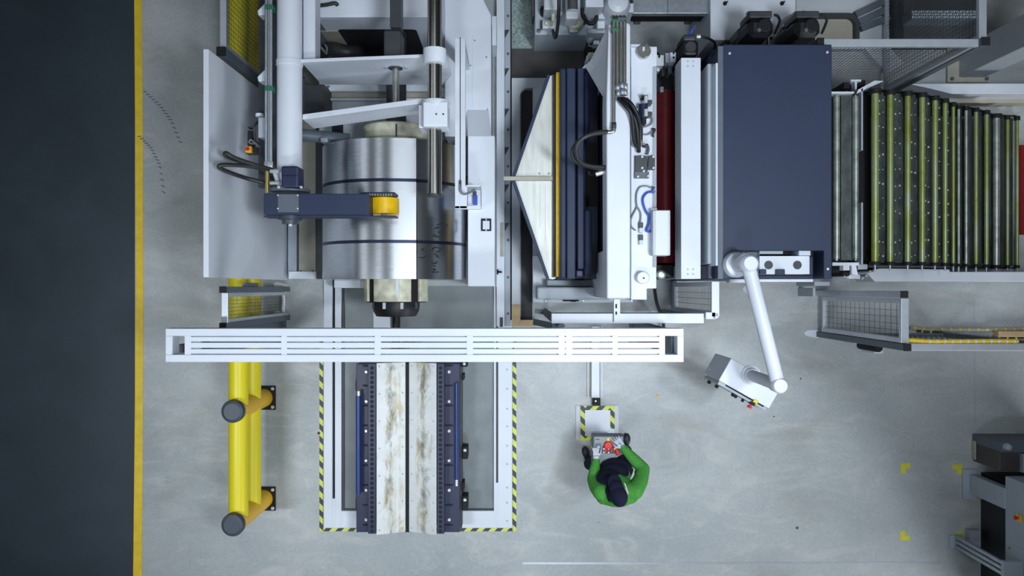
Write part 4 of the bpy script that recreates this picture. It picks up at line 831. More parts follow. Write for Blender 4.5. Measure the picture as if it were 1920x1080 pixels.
# cluster of fittings
for px, py, w, h, m_, zz in ((1238, 113, 14, 20, 'offwhite', 1.6), (1262, 107, 11, 18, 'white', 1.65), (1252, 108, 9, 18, 'pale', 1.6), (1234, 128, 6, 10, 'bolt', 1.5), (1245, 134, 8, 16, 'dark', 1.5), (1256, 130, 8, 14, 'slate', 1.5)):
    MB().pbox(px - w / 2, py - h / 2, px + w / 2, py + h / 2, zz, 1.25).build('manifold_block', m_, rs, 0.006)
for py in (108, 100): MB().lathe(P(1263, py, 1.65), (0, 0, 1), [(0, 0.011), (0.004, 0.011)], 12).build('port_hole', 'pit', rs)
for pts in ([(1233, 122, 1.5), (1236, 106, 1.6), (1233, 100, 1.5), (1228, 112, 1.4)], [(1242, 122, 1.5), (1248, 140, 1.5), (1240, 150, 1.4)], [(1252, 122, 1.5), (1262, 118, 1.55), (1270, 112, 1.5)]): MB().tube([P(*p) for p in pts], 0.012, 8).build('hose', 'black', rs)
wb = thing('white_beam', 'plain white cross beam left of the navy cabinet', 'beam', (X(1295, 2.1), Y(315, 2.1), 0))
b_ = MB().pbox(1277, 108, 1314, 523, 2.1, 1.8).build('beam', 'white', wb, 0.006)
for cy in (119, 509):
    for dx in (-5, 5):
        for dy in (-4, 5): MB().lathe(P(1294.5 + dx, cy + dy, 2.1), (0, 0, 1), [(0, 0.009), (0.003, 0.009), (0.004, 0.004)], 10).build('screw', 'pale', b_)
MB().pbox(1281, 110, 1312, 135, 1.8, 0.0).build('rear_post', 'pale', wb); MB().pbox(1281, 497, 1312, 521, 1.8, 0.0).build('front_post', 'pale', wb)
gm = thing('drive_motor', 'small dark servo motor behind the plain white cross beam', 'motor', (X(1297, 1.7), Y(85, 1.7), 0))
MB().pbox(1282, 75, 1310, 104, 1.72, 1.25).build('motor_body', 'black', gm, 0.03); MB().pbox(1281, 64, 1306, 76, 1.74, 1.4).build('terminal_box', 'dark', gm, 0.02); MB().lathe(P(1295, 88, 1.72), (0, 0, 1), [(0, 0.06), (0.01, 0.055)], 20).build('fan_cover', 'dark', gm)
MB().pbox(1268, 88, 1300, 118, 1.25, 0.0).build('gearbox', 'black', gm, 0.02)
MB().cyl(P(1306, 69, 1.62), P(1313, 69, 1.62), 0.024, 12).build('plug', 'bolt', gm); MB().tube([P(1313, 69, 1.62), P(1328, 72, 1.6), P(1340, 80, 1.5), P(1339, 92, 1.4), P(1330, 106, 1.3), P(1324, 116, 1.2)], 0.013, 8).build('cable', 'black', gm)
MB().tube([P(1293, 64, 1.6), P(1296, 57, 1.5), P(1302, 50, 1.4)], 0.02, 8).build('blue_sleeve', 'bluecab', gm)

# ================================================================== NAVY STRAIGHTENER CABINET
nc = thing('straightener_cabinet', 'large flat-topped navy machine cabinet', 'machine cabinet', (X(1453, 2.3), Y(303, 2.3), 0))
z = 2.3
top = MB().prism([P(a, b, z)[:2] for a, b in ((1357, 83), (1560, 83), (1560, 523), (1545, 523), (1545, 470), (1381, 470), (1381, 523), (1346, 523), (1346, 95))], 2.02, z).build('top_cover', 'navy', nc, 0.01)
MB().box(X(1346, z) , X(1560, z), Y(523, z), Y(83, z), 0.0, 2.02).build('body', 'navy', nc, 0.01)
MB().pbox(1346, 86, 1356, 523, z + 0.006, z).build('edge_flange', 'slate', nc, 0.003)
for px, py in ((1368, 100), (1551, 98), (1367, 504), (1552, 504)): MB().lathe(P(px, py, z), (0, 0, 1), [(0, 0.013), (0.006, 0.013), (0.01, 0.006)], 12).build('screw', 'bolt', top)
nb = MB().pbox(1381, 471, 1545, 518, 2.03, 2.02).build('recess_floor', 'pit', nc)
hp = MB().pbox(1424, 480, 1518, 514, 2.22, 2.02).build('hole_plate', 'white', nc, 0.003, label='white plate with two round holes')
for px in (1441, 1495): MB().lathe(P(px, 497, 2.22), (0, 0, 1), [(0, 0.042), (0.003, 0.042), (0.003, 0.03)], 24).build('round_hole', 'dark', hp)
MB().pbox(1424, 471, 1468, 476, 2.2, 2.02).build('top_bar', 'pale', nc); MB().pbox(1498, 470, 1520, 479, 2.25, 2.02).build('end_block', 'paper', nc, 0.004)
MB().pbox(1425, 505, 1437, 514, 2.25, 2.2).build('bracket', 'navy', nc, 0.004); MB().pbox(1455, 505, 1472, 515, 2.25, 2.2).build('bracket', 'navy', nc, 0.004); MB().pbox(1518, 482, 1524, 515, 2.2, 2.02).build('bracket', 'navy', nc, 0.004)
MB().pbox(1404, 522.5, 1525, 528.5, 2.0, 1.9).build('front_strip', 'white', nc, 0.004); MB().pbox(1368, 522.5, 1404, 530, 1.98, 1.85).build('front_tab', 'paper', nc, 0.008)
MB().pbox(1327, 119, 1342, 495, 2.2, 1.9).build('side_cover', 'pale', nc, 0.01); MB().pbox(1342, 118, 1346, 498, 2.34, 1.9).build('white_edge', 'paper', nc, 0.002)
MB().pbox(1327, 496, 1341, 523, 2.1, 1.7).build('corner_block', 'blue', nc, 0.008); MB().pbox(1341, 500, 1347, 520, 2.15, 1.8).build('corner_gap', 'pit', nc); MB().pbox(1334, 92, 1357, 118, 1.9, 1.4).build('rear_duct', 'blue', nc, 0.01)
MB().prism([(X(a), Y(b)) for a, b in ((1391, 540), (1396, 536), (1403, 538), (1408, 550), (1414, 553), (1414, 560), (1410, 568), (1406, 566), (1403, 553), (1393, 545))], 0, 0.012).build('foot', 'white', nc, 0.003); MB().box(X(1404), X(1411), Y(556), Y(512), 0.0, 0.25).build('foot_tube', 'black', nc, 0.004)
# drive motors standing behind the cabinet
def big_motor(px, lab):
    g = thing('drive_motor', lab, 'motor', (X(px, 1.85), Y(50, 1.85), 0))
    MB().pbox(px - 24, 33, px + 24, 68, 1.9, 1.35).build('motor_body', 'black', g, 0.05, seg=1); MB().lathe(P(px + 6, 48, 1.9), (0, 0, 1), [(0, 0.075), (0.012, 0.075), (0.016, 0.06)], 8).build('end_cap', 'pit', g)
    MB().pbox(px - 22, 20, px + 20, 33, 1.86, 1.5).build('terminal_box', 'dark', g, 0.01); MB().lathe(P(px - 5, 57, 1.9), (0, 0, 1), [(0, 0.022), (0.015, 0.02)], 10).build('eye_bolt', 'slate', g)
    MB().pbox(px - 30, 44, px - 24, 60, 1.75, 1.3).build('heat_shield', 'slate', g, 0.006); MB().pbox(px - 42, 50, px + 14, 90, 1.35, 0.0).build('gearbox', 'black', g, 0.03)
    MB().pbox(px - 44, 52, px - 33, 72, 1.55, 1.2).build('side_flange', 'dark', g, 0.02)
    MB().tube([P(px + 24, 28, 1.8), P(px + 30, 30, 1.78), P(px + 34, 38, 1.7), P(px + 31, 48, 1.6), P(px + 25, 62, 1.4)], 0.014, 8).build('cable', 'hose', g)
    MB().tube([P(px - 20, 34, 1.8), P(px - 28, 27, 1.75), P(px - 24, 22, 1.8)], 0.01, 8).build('loop', 'cable', g)
big_motor(1428, 'black servo motor on the left behind the navy cabinet, in front of white cabinet'); big_motor(1516, 'black servo motor on the right behind the navy cabinet, beside a red tag')
sw = thing('cable_support', 'curved grey cable cover with a red tag between the two black motors', 'cable cover', (X(1462, 1.0), Y(70, 1.0), 0))
MB().tube([P(1460, 84, 1.1), P(1463, 60, 1.25), P(1474, 45, 1.35), P(1492, 36, 1.5)], 0.07, 14).build('cover', 'pale', sw); MB().pbox(1489, 39, 1496, 48, 1.45, 1.38).build('red_tag', 'signal', sw, 0.003); MB().pbox(1468, 44, 1480, 50, 1.46, 1.38).build('white_label', 'paper', sw, 0.004)
MB().box(X(1462, 1.0) - 0.06, X(1462, 1.0) + 0.06, Y(84, 1.0) - 0.05, Y(84, 1.0) + 0.05, 0, 1.1).build('stand', 'dark', sw); MB().tube([P(1492, 36, 1.55), P(1500, 30, 1.6), P(1508, 22, 1.6)], 0.022, 10).build('steel_conduit', 'bolt', sw); MB().pbox(1440, 66, 1458, 84, 1.0, 0.0).build('side_pedestal', 'pale', sw, 0.02)

# ================================================================== WHITE CABINET AND THINGS AT THE TOP
wc = thing('electrical_cabinet', 'white flat electrical cabinet at the top edge behind the black motors', 'cabinet', (X(1412, 1), 3.3, 0))
c_ = MB().pbox(1332, -80, 1492, 75, 1.0, 0.0).build('body', 'white', wc, 0.006)
for px in (1359, 1466): h_ = MB().lathe(P(px, 7, 1.0), (0, 0, 1), [(0, 0.022), (0.02, 0.022)], 12).build('handle', 'pit', wc); MB().bar(P(px, 6, 1.03), P(px + 6, 2.5, 1.03), 0.012).build('handle_lever', 'pit', h_)
ct = thing('cable_tray', 'galvanised covered cable tray at the top edge left of white cabinet', 'cable tray', (X(1255, .9), Y(8, .9), 0))
MB().pbox(1187, -60, 1330, 25, 0.9, 0.8).build('tray_cover', 'galv', ct, 0.004); MB().pbox(1251.5, -60, 1253, 25, 0.905, 0.9).build('cover_joint', 'slate', ct)
MB().pbox(1190, 6, 1326, 24, 0.8, 0.5).build('tray_side', 'pit', ct)
for px in (1200, 1300): MB().pbox(px, -40, px + 12, 20, 0.5, 0.0).build('tray_leg', 'slate', ct)
vs = thing('filter_vessel', 'white upright cylinder vessel just above the bridge beam top', 'vessel', (X(1160, 1), Y(5, 1), 0))
MB().lathe((X(1159, 1.2), Y(4, 1.2), 0), (0, 0, 1), [(0, 0.14), (0.05, 0.15), (1.1, 0.15), (1.2, 0.11), (1.22, 0.05)], 36).build('shell', 'white', vs); MB().pbox(1172, 6, 1188, 23, 1.0, 0.6).build('outlet_block', 'white', vs, 0.006); MB().pbox(1133, -6, 1146, 12, 1.0, 0.3).build('ribbed_duct', 'pale', vs, 0.004); MB().pbox(1122, 22, 1142, 35, 0.95, 0.2).build('inlet_block', 'white', vs, 0.01)
sb = thing('floor_platform', 'white floor plates with a dark rounded frame right of the white cabinet', 'platform', (X(1560), 3.2, 0))
MB().pbox(1493, -60, 1672, 92, 0.1, 0.0).build('floor_plate', 'offwhite', sb, 0.004)
pts = [(1493, 24), (1592, 24)]; inn = [(1493, 32), (1590, 32)]
for k in range(1, 7):
    a = math.radians(90 - 15 * k); pts.append((1592 + 20 * math.cos(a), 44 - 20 * math.sin(a))); inn.append((1590 + 14 * math.cos(a), 46 - 14 * math.sin(a)))
pts += [(1612, 78)]; inn += [(1604, 78)]
MB().prism([P(a, b, 0.2)[:2] for a, b in pts + inn[::-1]], 0.1, 0.2).build('rounded_frame', 'dark', sb, 0.003)
MB().prism([P(a, b, 0.12)[:2] for a, b in inn + [(1493, 78)]], 0.1, 0.12).build('frame_floor', 'beige', sb)
for (a, b) in (((1604, 28), (1660, 2)), ((1610, 42), (1664, 18)), ((1614, 54), (1668, 34))): MB().bar(P(*a, 0.16), P(*b, 0.16), 0.07, 0.05).build('dark_slat', 'slate', sb)
MB().prism([P(a, b, .12)[:2] for a, b in ((1616, 84), (1662, 84), (1694, 117), (1667, 137), (1640, 112))], 0.0, 0.12).build('white_ramp', 'white', sb)
dp = thing('step_tread', 'bright perforated step tread on a dark block for shaded floor behind upper right fence', 'platform', (X(1750, .7), 3.4, 0))
MB().pbox(1694, -60, 1832, 70, 0.5, 0.0).build('platform', 'dark', dp, 0.01)  # dark block put in for the shaded floor around the tread
tb_ = MB().pbox(1709, 19, 1832, 36, 0.72, 0.5).build('tread', 'slate', dp); mb = MB()
for i in range(30):
    for j in range(3): mb.lathe(P(1711 + i * 4.1 + (j % 2) * 2, 22 + j * 5, 0.72), (0, 0, 1), [(0, 0.0105), (0.008, 0.008)], 6)
mb.build('tread_studs', 'bolt', tb_)
cl = thing('steel_column', 'massive grey steel column rising out of frame at the top right', 'column', (5.72, 2.82, 0))
MB().box(5.56, 5.88, 2.62, 2.98, 0.0, 9.0).build('shaft', 'column', cl, 0.01)
fb = MB().box(5.42, 5.94, 2.56, 3.06, 0.0, 0.05).build('base_plate', 'beige', cl, 0.01)
for sx_ in (5.47, 5.9):
    for sy_ in (2.6, 3.02): MB().lathe((sx_, sy_, 0.05), (0, 0, 1), [(0, 0.022), (0.02, 0.022), (0.03, 0.012)], 10).build('anchor_bolt', 'slate', fb)

# ================================================================== LOOPING ROLLER TABLE
rt = thing('roller_table', 'curved roller table with worn yellow-green rollers falling away to the right', 'roller conveyor', (X(1740), Y(340), 0))
data = [(1639, 165, 19, 'g'), (1667, 167, 16, 'g'), (1700, 169.5, 15, 'g'), (1727, 172, 15, 'g'), (1751, 178, 14, 'g'), (1770, 183, 12, 'g'), (1785.5, 190, 9, 'g'), (1795.5, 194.5, 7, 'b'), (1809.5, 197, 8, 'b'),
        (1828, 200, 10, 'g'), (1847.5, 205, 11, 'g'), (1866, 212, 17, 'b'), (1887, 214.5, 9, 'g'), (1905, 218, 9, 'g')]
path = []
for px, yt, w, k in data:
    s = 322.5 / (540 - yt); z = max(0.05, 10 * (1 - s)); path.append((X(px, z), z, w, k))
ends = (0.262, 2.14)
for (x, z, w, k) in path:
    r = 0.7 * w / 150 * (1 - z / 10) / 2
    ro = MB().lathe((x, ends[0], z + 0.02), (0, 1, 0), [(0, r * 0.55), (0.02, r * 0.55), (0.021, r), (ends[1] - ends[0] - 0.021, r), (ends[1] - ends[0] - 0.02, r * 0.55), (ends[1] - ends[0], r * 0.55)], 20).build('roller', 'greenroller' if k == 'g' else 'bareroller', rt)
    MB().lathe((x, ends[1] - 0.06, z + 0.02), (0, 1, 0), [(0, r * 1.7), (0.05, r * 1.7)], 14).build('bearing', 'pit', ro); MB().lathe((x, ends[0] - 0.015, z + 0.02), (0, 1, 0), [(0, r * 1.5), (0.035, r * 1.5)], 14).build('bearing', 'pit', ro)
    MB().cyl((x, ends[0] - 0.07, z + 0.02), (x, ends[0] - 0.01, z + 0.02), 0.011, 10).build('axle_end', 'galv', ro)
for (xa, za, *_), (xb, zb_, *_) in zip(path, path[1:]):
    d = Vector((xb - xa, 0, zb_ - za)); 
    MB().slab([(xa + 0.02, ends[0] + 0.01, za - 0.03), (xb - 0.02, ends[0] + 0.01, max(0.012, zb_ - 0.03)), (xb - 0.02, ends[1] - 0.02, max(0.012, zb_ - 0.03)), (xa + 0.02, ends[1] - 0.02, za - 0.03)], (0, 0, -0.01)).build('slat', 'slat', rt)
    mb = MB(); n = 12
    if za > 0.7 and xb - xa > 0.12:
        for i in range(n):
            for f in (0.42, 0.68):
                if random.random() < 0.8:
                    rr = random.choice((0.007, 0.009, 0.012)); c = Vector((xa, 0, za)).lerp(Vector((xb, 0, zb_)), f); yy = ends[0] + 0.1 + (ends[1] - ends[0] - 0.2) * i / (n - 1) + random.uniform(-.02, .02)
                    mb.ball((c.x, yy, c.z - 0.03), rr, (1, 1, 0.35), None, 8)
        mb.build('rivets', 'pale', rt)
# side plates under the roller ends
for yy in (ends[0] - 0.02, ends[1]):
    MB().slab([(path[0][0] - 0.06, yy, 0.0)] + [(x, yy, max(0.03, z - 0.05)) for x, z, *_ in path] + [(path[-1][0] + 0.05, yy, 0.0)], (0, 0.015, 0)).build('side_plate', 'black', rt)
# entry section
ze = 1.3
for px, k in ((1568.5, 'bareroller'), (1604, 'bareroller')):
    r = 0.034; MB().lathe((X(px, ze), Y(489, ze), ze), (0, 1, 0), [(0, r * .5), (0.02, r * .5), (0.021, r), (1.78, r), (1.781, r * .5), (1.8, r * .5)], 18).build('entry_roller', k, rt)
MB().pbox(1577, 178, 1599, 488, ze - 0.02, ze - 0.04).build('entry_slat', 'slat', rt); MB().pbox(1611, 172, 1632, 496, ze - 0.1, 0.0).build('entry_stand', 'pit', rt)
MB().pbox(1562, 174, 1612, 490, 0.9, 0.0).build('entry_body', 'black', rt)
for a, b in ((166, 282), (380, 496)): MB().pbox(1615, a, 1618, b, ze + 0.02, ze - 0.1).build('divider_strip', 'pale', rt)
MB().pbox(1556, 171.5, 1602, 175, ze + 0.06, ze - 0.1).build('end_bracket', 'white', rt, 0.003); MB().slab([P(1606, 176, ze + .02), P(1632, 163, ze + .02), P(1657, 152, ze + .02), P(1640, 151, ze + .02), P(1609, 168, ze + .02)], (0, 0, -0.06)).build('end_bracket', 'white', rt)
MB().pbox(1595, 149, 1615, 153, 1.2, 1.1).pbox(1603, 152, 1607, 172, 1.2, 1.1).build('tie_bracket', 'white', rt, 0.003); MB().pbox(1582, 154, 1594, 166, 1.15, 0.8).build('dark_bearing', 'pit', rt, 0.006); MB().pbox(1609, 150, 1623, 164, 1.1, 0.8).build('dark_bearing', 'pit', rt, 0.006)
MB().pbox(1561, 492, 1611, 498, ze, ze - 0.1).build('end_bracket', 'white', rt, 0.003); MB().pbox(1581, 498, 1593, 507, ze, ze - 0.1).build('end_bracket', 'white', rt, 0.003); MB().slab([P(1597, 492, ze + .01), P(1604, 494, ze + .01), P(1609, 516, ze - .05), P(1597, 514, ze - .05)], (0, 0, -.04)).build('end_bracket', 'white', rt)
MB().pbox(1561, 498, 1580, 511, 0.9, 0.0).build('dark_bearing', 'pit', rt); MB().pbox(1581, 507, 1594, 518, 1.0, 0.0).build('dark_bearing', 'pit', rt, 0.006); MB().pbox(1591, 515, 1613, 523, 1.0, 0.8).build('foot_bracket', 'white', rt, 0.004)
MB().pbox(1609, 495, 1627, 505, 1.25, 1.0).build('pale_block', 'pale', rt, 0.008)
for px, py in ((1631, 509), (1639, 508), (1583, 519), (1588, 520), (1617, 522), (1624, 517)): MB().lathe(P(px, py, 1.0), (0, 0, 1), [(-0.3, 0.014), (0.01, 0.014), (0.016, 0.008)], 10).build('bolt', 'bolt', rt)
MB().prism([P(a, b, .45)[:2] for a, b in ((1702, 157), (2000, 156), (2000, 176), (1785, 176), (1740, 165))], 0.0, 0.45).build('side_rail', 'white', rt, 0.006)
MB().prism([P(a, b, .5)[:2] for a, b in ((1622, 508), (1650, 503), (1780, 505), (1782, 509.5), (2000, 509.5), (2000, 528), (1640, 528))], 0.0, 0.5).build('side_rail', 'white', rt, 0.006)
MB().pbox(1768, 180, 2000, 193, 0.2, 0.0).build('lower_rail', 'beige', rt, 0.006)
MB().pbox(1914, 272, 1990, 440, 0.04, 0.0).build('red_frame', 'red', label='dark red frame edge cut off at right end of the roller table', cat='frame')

# warning chains, timber
def chain(pts, r, lab, m_='roller_yellow', bead='paper', every=3):
    q = [P(*p) for p in pts]; c = MB(); c.tube(q, r, 8, 6); o = c.build('warning_chain', m_, label=lab, cat='chain', group='yellow warning chains by the right fence')
    n = 15; L_ = [0]
    for a, b in zip(q, q[1:]): L_.append(L_[-1] + (b - a).length)
    for i in range(n):
        t = L_[-1] * (i + .5) / n; k = max(j for j in range(len(L_)) if L_[j] <= t); k = min(k, len(q) - 2); f = (t - L_[k]) / (L_[k + 1] - L_[k])
        MB().ball(q[k].lerp(q[k + 1], f), r * 1.1, (1, 1, 1), None, 8).build('link', bead, o)
chain([(1692, 641, 2.1), (1705, 638, 2.16), (1740, 640, 2.17), (1800, 640, 2.17), (1860, 639.5, 2.17), (1908, 640, 2.17)], 0.022, 'yellow warning chain with white links along the low fence top', 'lineyel')
chain([(1706, 614.5, 0.03), (1745, 618, 0.03), (1800, 617.5, 0.03), (1860, 617.5, 0.03), (1960, 617, 0.03)], 0.022, 'yellow warning chain lying straight on the floor, farthest inside the fence', 'beige', 'lineyel')
chain([(1720, 620, 0.03), (1760, 625, 0.03), (1810, 631, 0.03), (1860, 634, 0.03), (1960, 636, 0.03)], 0.022, 'yellow-green warning chain on the floor running diagonally towards the timber', 'hose', 'tapeyel')
MB().pbox(1872, 621, 1990, 632, 0.12, 0.0).build('timber_block', 'wood', label='pale timber block on the floor at the right edge among chains', cat='timber', bevel=0.004)
MB().box(X(1790), X(1870), Y(627), Y(623), 0, 0.03).build('floor_bar', 'galv', label='thin grey bar lying on floor left of the timber block', cat='bar')

# ================================================================== LOWER RIGHT CABINET
lc = thing('control_cabinet', 'pale grey control cabinet on posts at the lower right edge', 'control cabinet', (5.9, -2.9, 0))
MB().box(5.72, 6.5, -4.2, -2.18, 0.72, 2.1).build('body', 'pale', lc, 0.008)
MB().box(5.714, 5.72, -4.1, -2.93, 0.8, 2.0).build('door', 'pale', lc, 0.002); MB().box(5.709, 5.714, -3.55, -3.16, 0.8, 0.98).build('paper_label', 'paper', lc)
e_ = MB().box(5.70, 5.72, -2.63, -2.55, 0.95, 1.03).build('stop_plate', 'roller_yellow', lc, 0.003); MB().lathe((5.70, -2.59, 0.985), (-1, 0, 0), [(0, 0.014), (0.02, 0.014), (0.024, 0.024), (0.04, 0.02)], 20).build('stop_button', 'signal', e_)
MB().lathe((5.712, -2.98, 0.82), (-1, 0, 0), [(0, 0.015), (0.015, 0.012)], 12).build('door_lock', 'brass', lc)
MB().box(5.62, 5.8, -2.63, -2.26, 0.0, 0.03).build('foot_plate', 'pale', lc, 0.004); MB().box(5.70, 5.80, -2.56, -2.32, 0.03, 0.74).build('post', 'pale', lc, 0.006)
MB().box(5.46, 5.62, -3.24, -3.08, 0.0, 0.025).build('foot_plate', 'pale', lc, 0.004)
for dy in (0, 0.06, 0.12): MB().box(5.52, 5.56, -3.22 + dy - 0.02, -3.22 + dy + 0.02, 0.02, 1.05).build('channel', 'galv', lc, 0.004)
MB().box(5.50, 5.74, -3.24, -3.06, 1.0, 1.06).build('channel_top', 'pale', lc); MB().box(5.66, 5.8, -3.2, -3.0, 0.0, 0.1).build('floor_block', 'pale', lc)
MB().box(5.86, 6.5, -4.1, -2.3, 0.0, 0.7).build('dark_void_block', 'black', lc)  # black block put in for the shaded void under the cabinet
dr = thing('dark_rack', 'dark brown metal rack above the lower right control cabinet', 'rack', (6.1, -2.05, 0))
MB().box(5.76, 6.6, -2.16, -1.92, 0.0, 0.55).build('case', 'brown', dr, 0.008); MB().box(5.75, 6.6, -1.93, -1.82, 0.0, 0.62).build('back_rail', 'slate', dr, 0.006); MB().box(5.74, 5.755, -2.13, -1.9, 0.0, 0.08).build('side_strip', 'beige', dr)
MB().box(6.0, 6.03, -2.17, -1.95, 0.0, 0.6).build('upright', 'pale', dr); MB().lathe((6.18, -2.05, 0.55), (0, 0, 1), [(0, 0.05), (0.03, 0.05), (0.04, 0.03)], 16).build('red_cap', 'red', dr)
MB().lathe((5.8, -1.86, 0.62), (0, 0, 1), [(0, 0.045), (0.05, 0.035), (0.06, 0.01)], 16).build('pale_knob', 'pale', dr)

# ================================================================== PENDANT CONSOLE
pc = thing('pendant_console', 'white control console hanging from a long white swing arm', 'control console', (2.445, -0.9, 0))
zp = 2.65
pv = P(1402, 494, zp); el = P(1459, 722, zp)
MB().lathe((pv.x, pv.y, 2.03), (0, 0, 1), [(0, 0.1), (0.3, 0.1), (0.32, 0.085), (0.58, 0.085), (0.68, 0.085), (0.72, 0.06)], 36).build('pivot', 'white', pc); MB().pbox(1382, 472, 1425, 514, 2.14, 2.02).build('pivot_plate', 'slate', pc, 0.004)
MB().lathe((pv.x - 0.02, pv.y, 2.3), (0, 0, 1), [(0, 0.125), (0.06, 0.125), (0.1, 0.11)], 36).build('pivot_ring', 'white', pc)
dv = (el - pv).normalized()
MB().cyl(pv + dv * 0.02, el - dv * 0.03, 0.064, 32).build('arm', 'white', pc)
MB().tube([pv + dv * .03, pv - dv * .03 , pv + Vector((0, 0, -.1)) - dv * .03], 0.072, 20).build('arm_elbow', 'white', pc)
MB().lathe((el.x, el.y, zp - 0.09), (0, 0, 1), [(0, 0.07), (0.14, 0.074), (0.165, 0.06), (0.17, 0.02)], 32).build('elbow', 'white', pc)
ang = -math.atan2(53, 94); cc_ = P(1406.5, 719, 1.8)
dn = P(1424, 716, 1.8)
MB().cyl((el.x, el.y, zp - 0.05), (el.x, el.y, 1.83), 0.058, 28).build('drop_tube', 'white', pc)
MB().lathe((el.x, el.y, 1.8), (0, 0, 1), [(0, 0.1), (0.02, 0.1), (0.03, 0.08), (0.06, 0.07)], 36).build('flange', 'white', pc)
R = Matrix.Rotation(ang, 3, 'Z')
bd = MB().obox(cc_ - Vector((0, 0, 0.32)), (0.592, 0.262, 0.64), ang).build('console_body', 'white', pc, 0.008)
fc = cc_ + R @ Vector((0.0, -0.15, -0.32)); MB().obox(fc, (0.56, 0.04, 0.58), ang).build('front_panel', 'pale', pc, 0.006)
MB().obox(cc_ + R @ Vector((0.02, -0.134, -0.02)), (0.44, 0.02, 0.03), ang).build('top_seam', 'pit', bd)
for t_, zz, m_, r_ in ((-0.25, -0.45, 'pit', 0.02), (-0.17, -0.4, 'pit', 0.02), (-0.06, -0.1, 'pit', 0.024), (-0.03, -0.12, 'pit', 0.02), (0.05, -0.1, 'pit', 0.016)):
    MB().lathe(cc_ + R @ Vector((t_, -0.168, zz)), R @ Vector((0, -1, 0)), [(0, r_), (0.03, r_), (0.036, r_ * .7)], 14).build('knob', m_, pc)
es = MB().obox(cc_ + R @ Vector((0.13, -0.168, -0.05)), (0.06, 0.03, 0.06), ang).build('stop_housing', 'pit', pc, 0.004); MB().lathe(cc_ + R @ Vector((0.13, -0.18, -0.05)), R @ Vector((0, -1, 0)), [(0, 0.014), (0.02, 0.014), (0.022, 0.028), (0.045, 0.024)], 18).build('stop_button', 'signal', es); MB().obox(cc_ + R @ Vector((0.14, -0.13, 0.002)), (0.05, 0.04, 0.012), ang).build('yellow_tag', 'tapeyel', es, 0.003)
for k in range(3): MB().lathe(cc_ + R @ Vector((-0.297, -0.08 + k * 0.07 - .05, -0.5)), R @ Vector((-1, 0, 0)), [(0, 0.012), (0.008, 0.01)], 10).build('side_screw', 'bolt', bd)
MB().tube([P(1411, 697, 1.82), P(1420, 702, 1.95), P(1430, 706, 2.1), P(1446, 715, 2.4)], 0.012, 8).build('cable', 'pale', pc)

# ================================================================== FLOOR DUCT AND FOOT PEDESTAL
fd = thing('floor_duct', 'narrow white cable duct on the floor between portal and foot pedestal', 'cable duct', (X(1115), Y(700), 0))
MB().pbox(1109, 612, 1124, 746, 0.08, 0.0).build('duct_cover', 'white', fd, 0.004); MB().pbox(1101, 612, 1104, 744, 0.03, 0).build('duct_edge', 'offwhite', fd); MB().pbox(1127, 612, 1130, 746, 0.03, 0).build('duct_edge', 'offwhite', fd); MB().box(X(1104), X(1109), Y(744), Y(612), 0, 0.01).build('duct_gap', 'beige', fd); MB().pbox(1124.5, 660, 1127, 745, 0.04, 0).build('cable_strip', 'pale', fd)
MB().pbox(1112, 747, 1126, 761, 0.1, 0.0).build('end_clip', 'pit', fd, 0.006); MB().lathe(P(1117, 752, 0.1), (0, 0, 1), [(0, 0.012), (0.008, 0.01)], 10).build('clip_screw', 'bolt', fd)

# ================================================================== OPERATOR DESK
od = thing('operator_desk', 'small operator desk with red buttons on a hazard-taped white foot plate', 'operator desk', (X(1120), Y(793), 0))
MB().pbox(1080, 760, 1160, 824, 0.02, 0.0).build('foot_plate', 'offwhite', od, 0.003)
MB().pbox(1089, 762, 1152, 824, 0.03, 0.02).build('foot_cover', 'white', od, 0.003)
for (x0, y0, x1, y1, m_) in ((1088.5, 761, 1097, 826, 'hazB'), (1144.5, 761, 1152.5, 804, 'hazB'), (1097, 761, 1144.5, 769, 'hazA'), (1097, 817.5, 1110, 826, 'hazA')):
    MB().pbox(x0, y0, x1, y1, 0.033, 0.03).build('hazard_strip', m_, od, label='black and yellow striped tape')
dz = 1.0
MB().pbox(1118, 826, 1150, 842, 0.6, 0.02).build('pedestal', 'offwhite', od, 0.01)
MB().prism([P(a, b, .75)[:2] for a, b in ((1117, 822), (1160, 822), (1150, 836), (1122, 836))], 0.6, dz - 0.12).build('pedestal_neck', 'pale', od, 0.01)
x0, x1, y0, y1 = X(1110.5, dz), X(1170, dz), Y(874, dz), Y(815.5, dz)
bx_ = MB().box(x0, x1, y0, y1, dz - 0.13, dz).build('desk_tray', 'charcoal', od, 0.012)
MB().box(x0 + 0.022, x1 - 0.012, y0 + 0.02, y1 - 0.022, dz, dz + 0.004).build('desk_panel', 'grip', od, 0.002)
ztop = dz + 0.004
def blk(px0, py0, px1, py1, h, m_, nm='button', bev=0.004): return MB().box(X(px0, dz), X(px1, dz), Y(py1, dz), Y(py0, dz), ztop, ztop + h).build(nm, m_, od, bev)
blk(1116, 831, 1127, 848, 0.006, 'slate', 'display', 0.002)
MB().lathe((X(1122, dz), Y(837.5, dz), ztop + 0.006), (0, 0, 1), [(0, 0.015), (0.015, 0.015), (0.02, 0.01)], 16).build('white_knob', 'paper', od)
blk(1129, 836, 1153, 850, 0.006, 'charcoal', 'button_panel', 0.002)
MB().lathe((X(1140, dz), Y(834.5, dz), ztop), (0, 0, 1), [(0, 0.05), (0.03, 0.05), (0.04, 0.04)], 28).build('stop_guard', 'signal', od, label='red round stop button')
blk(1132.5, 832, 1137, 847.5, 0.03, 'signal', 'red_lever'); blk(1143.5, 832, 1148, 847.5, 0.03, 'signal', 'red_lever')
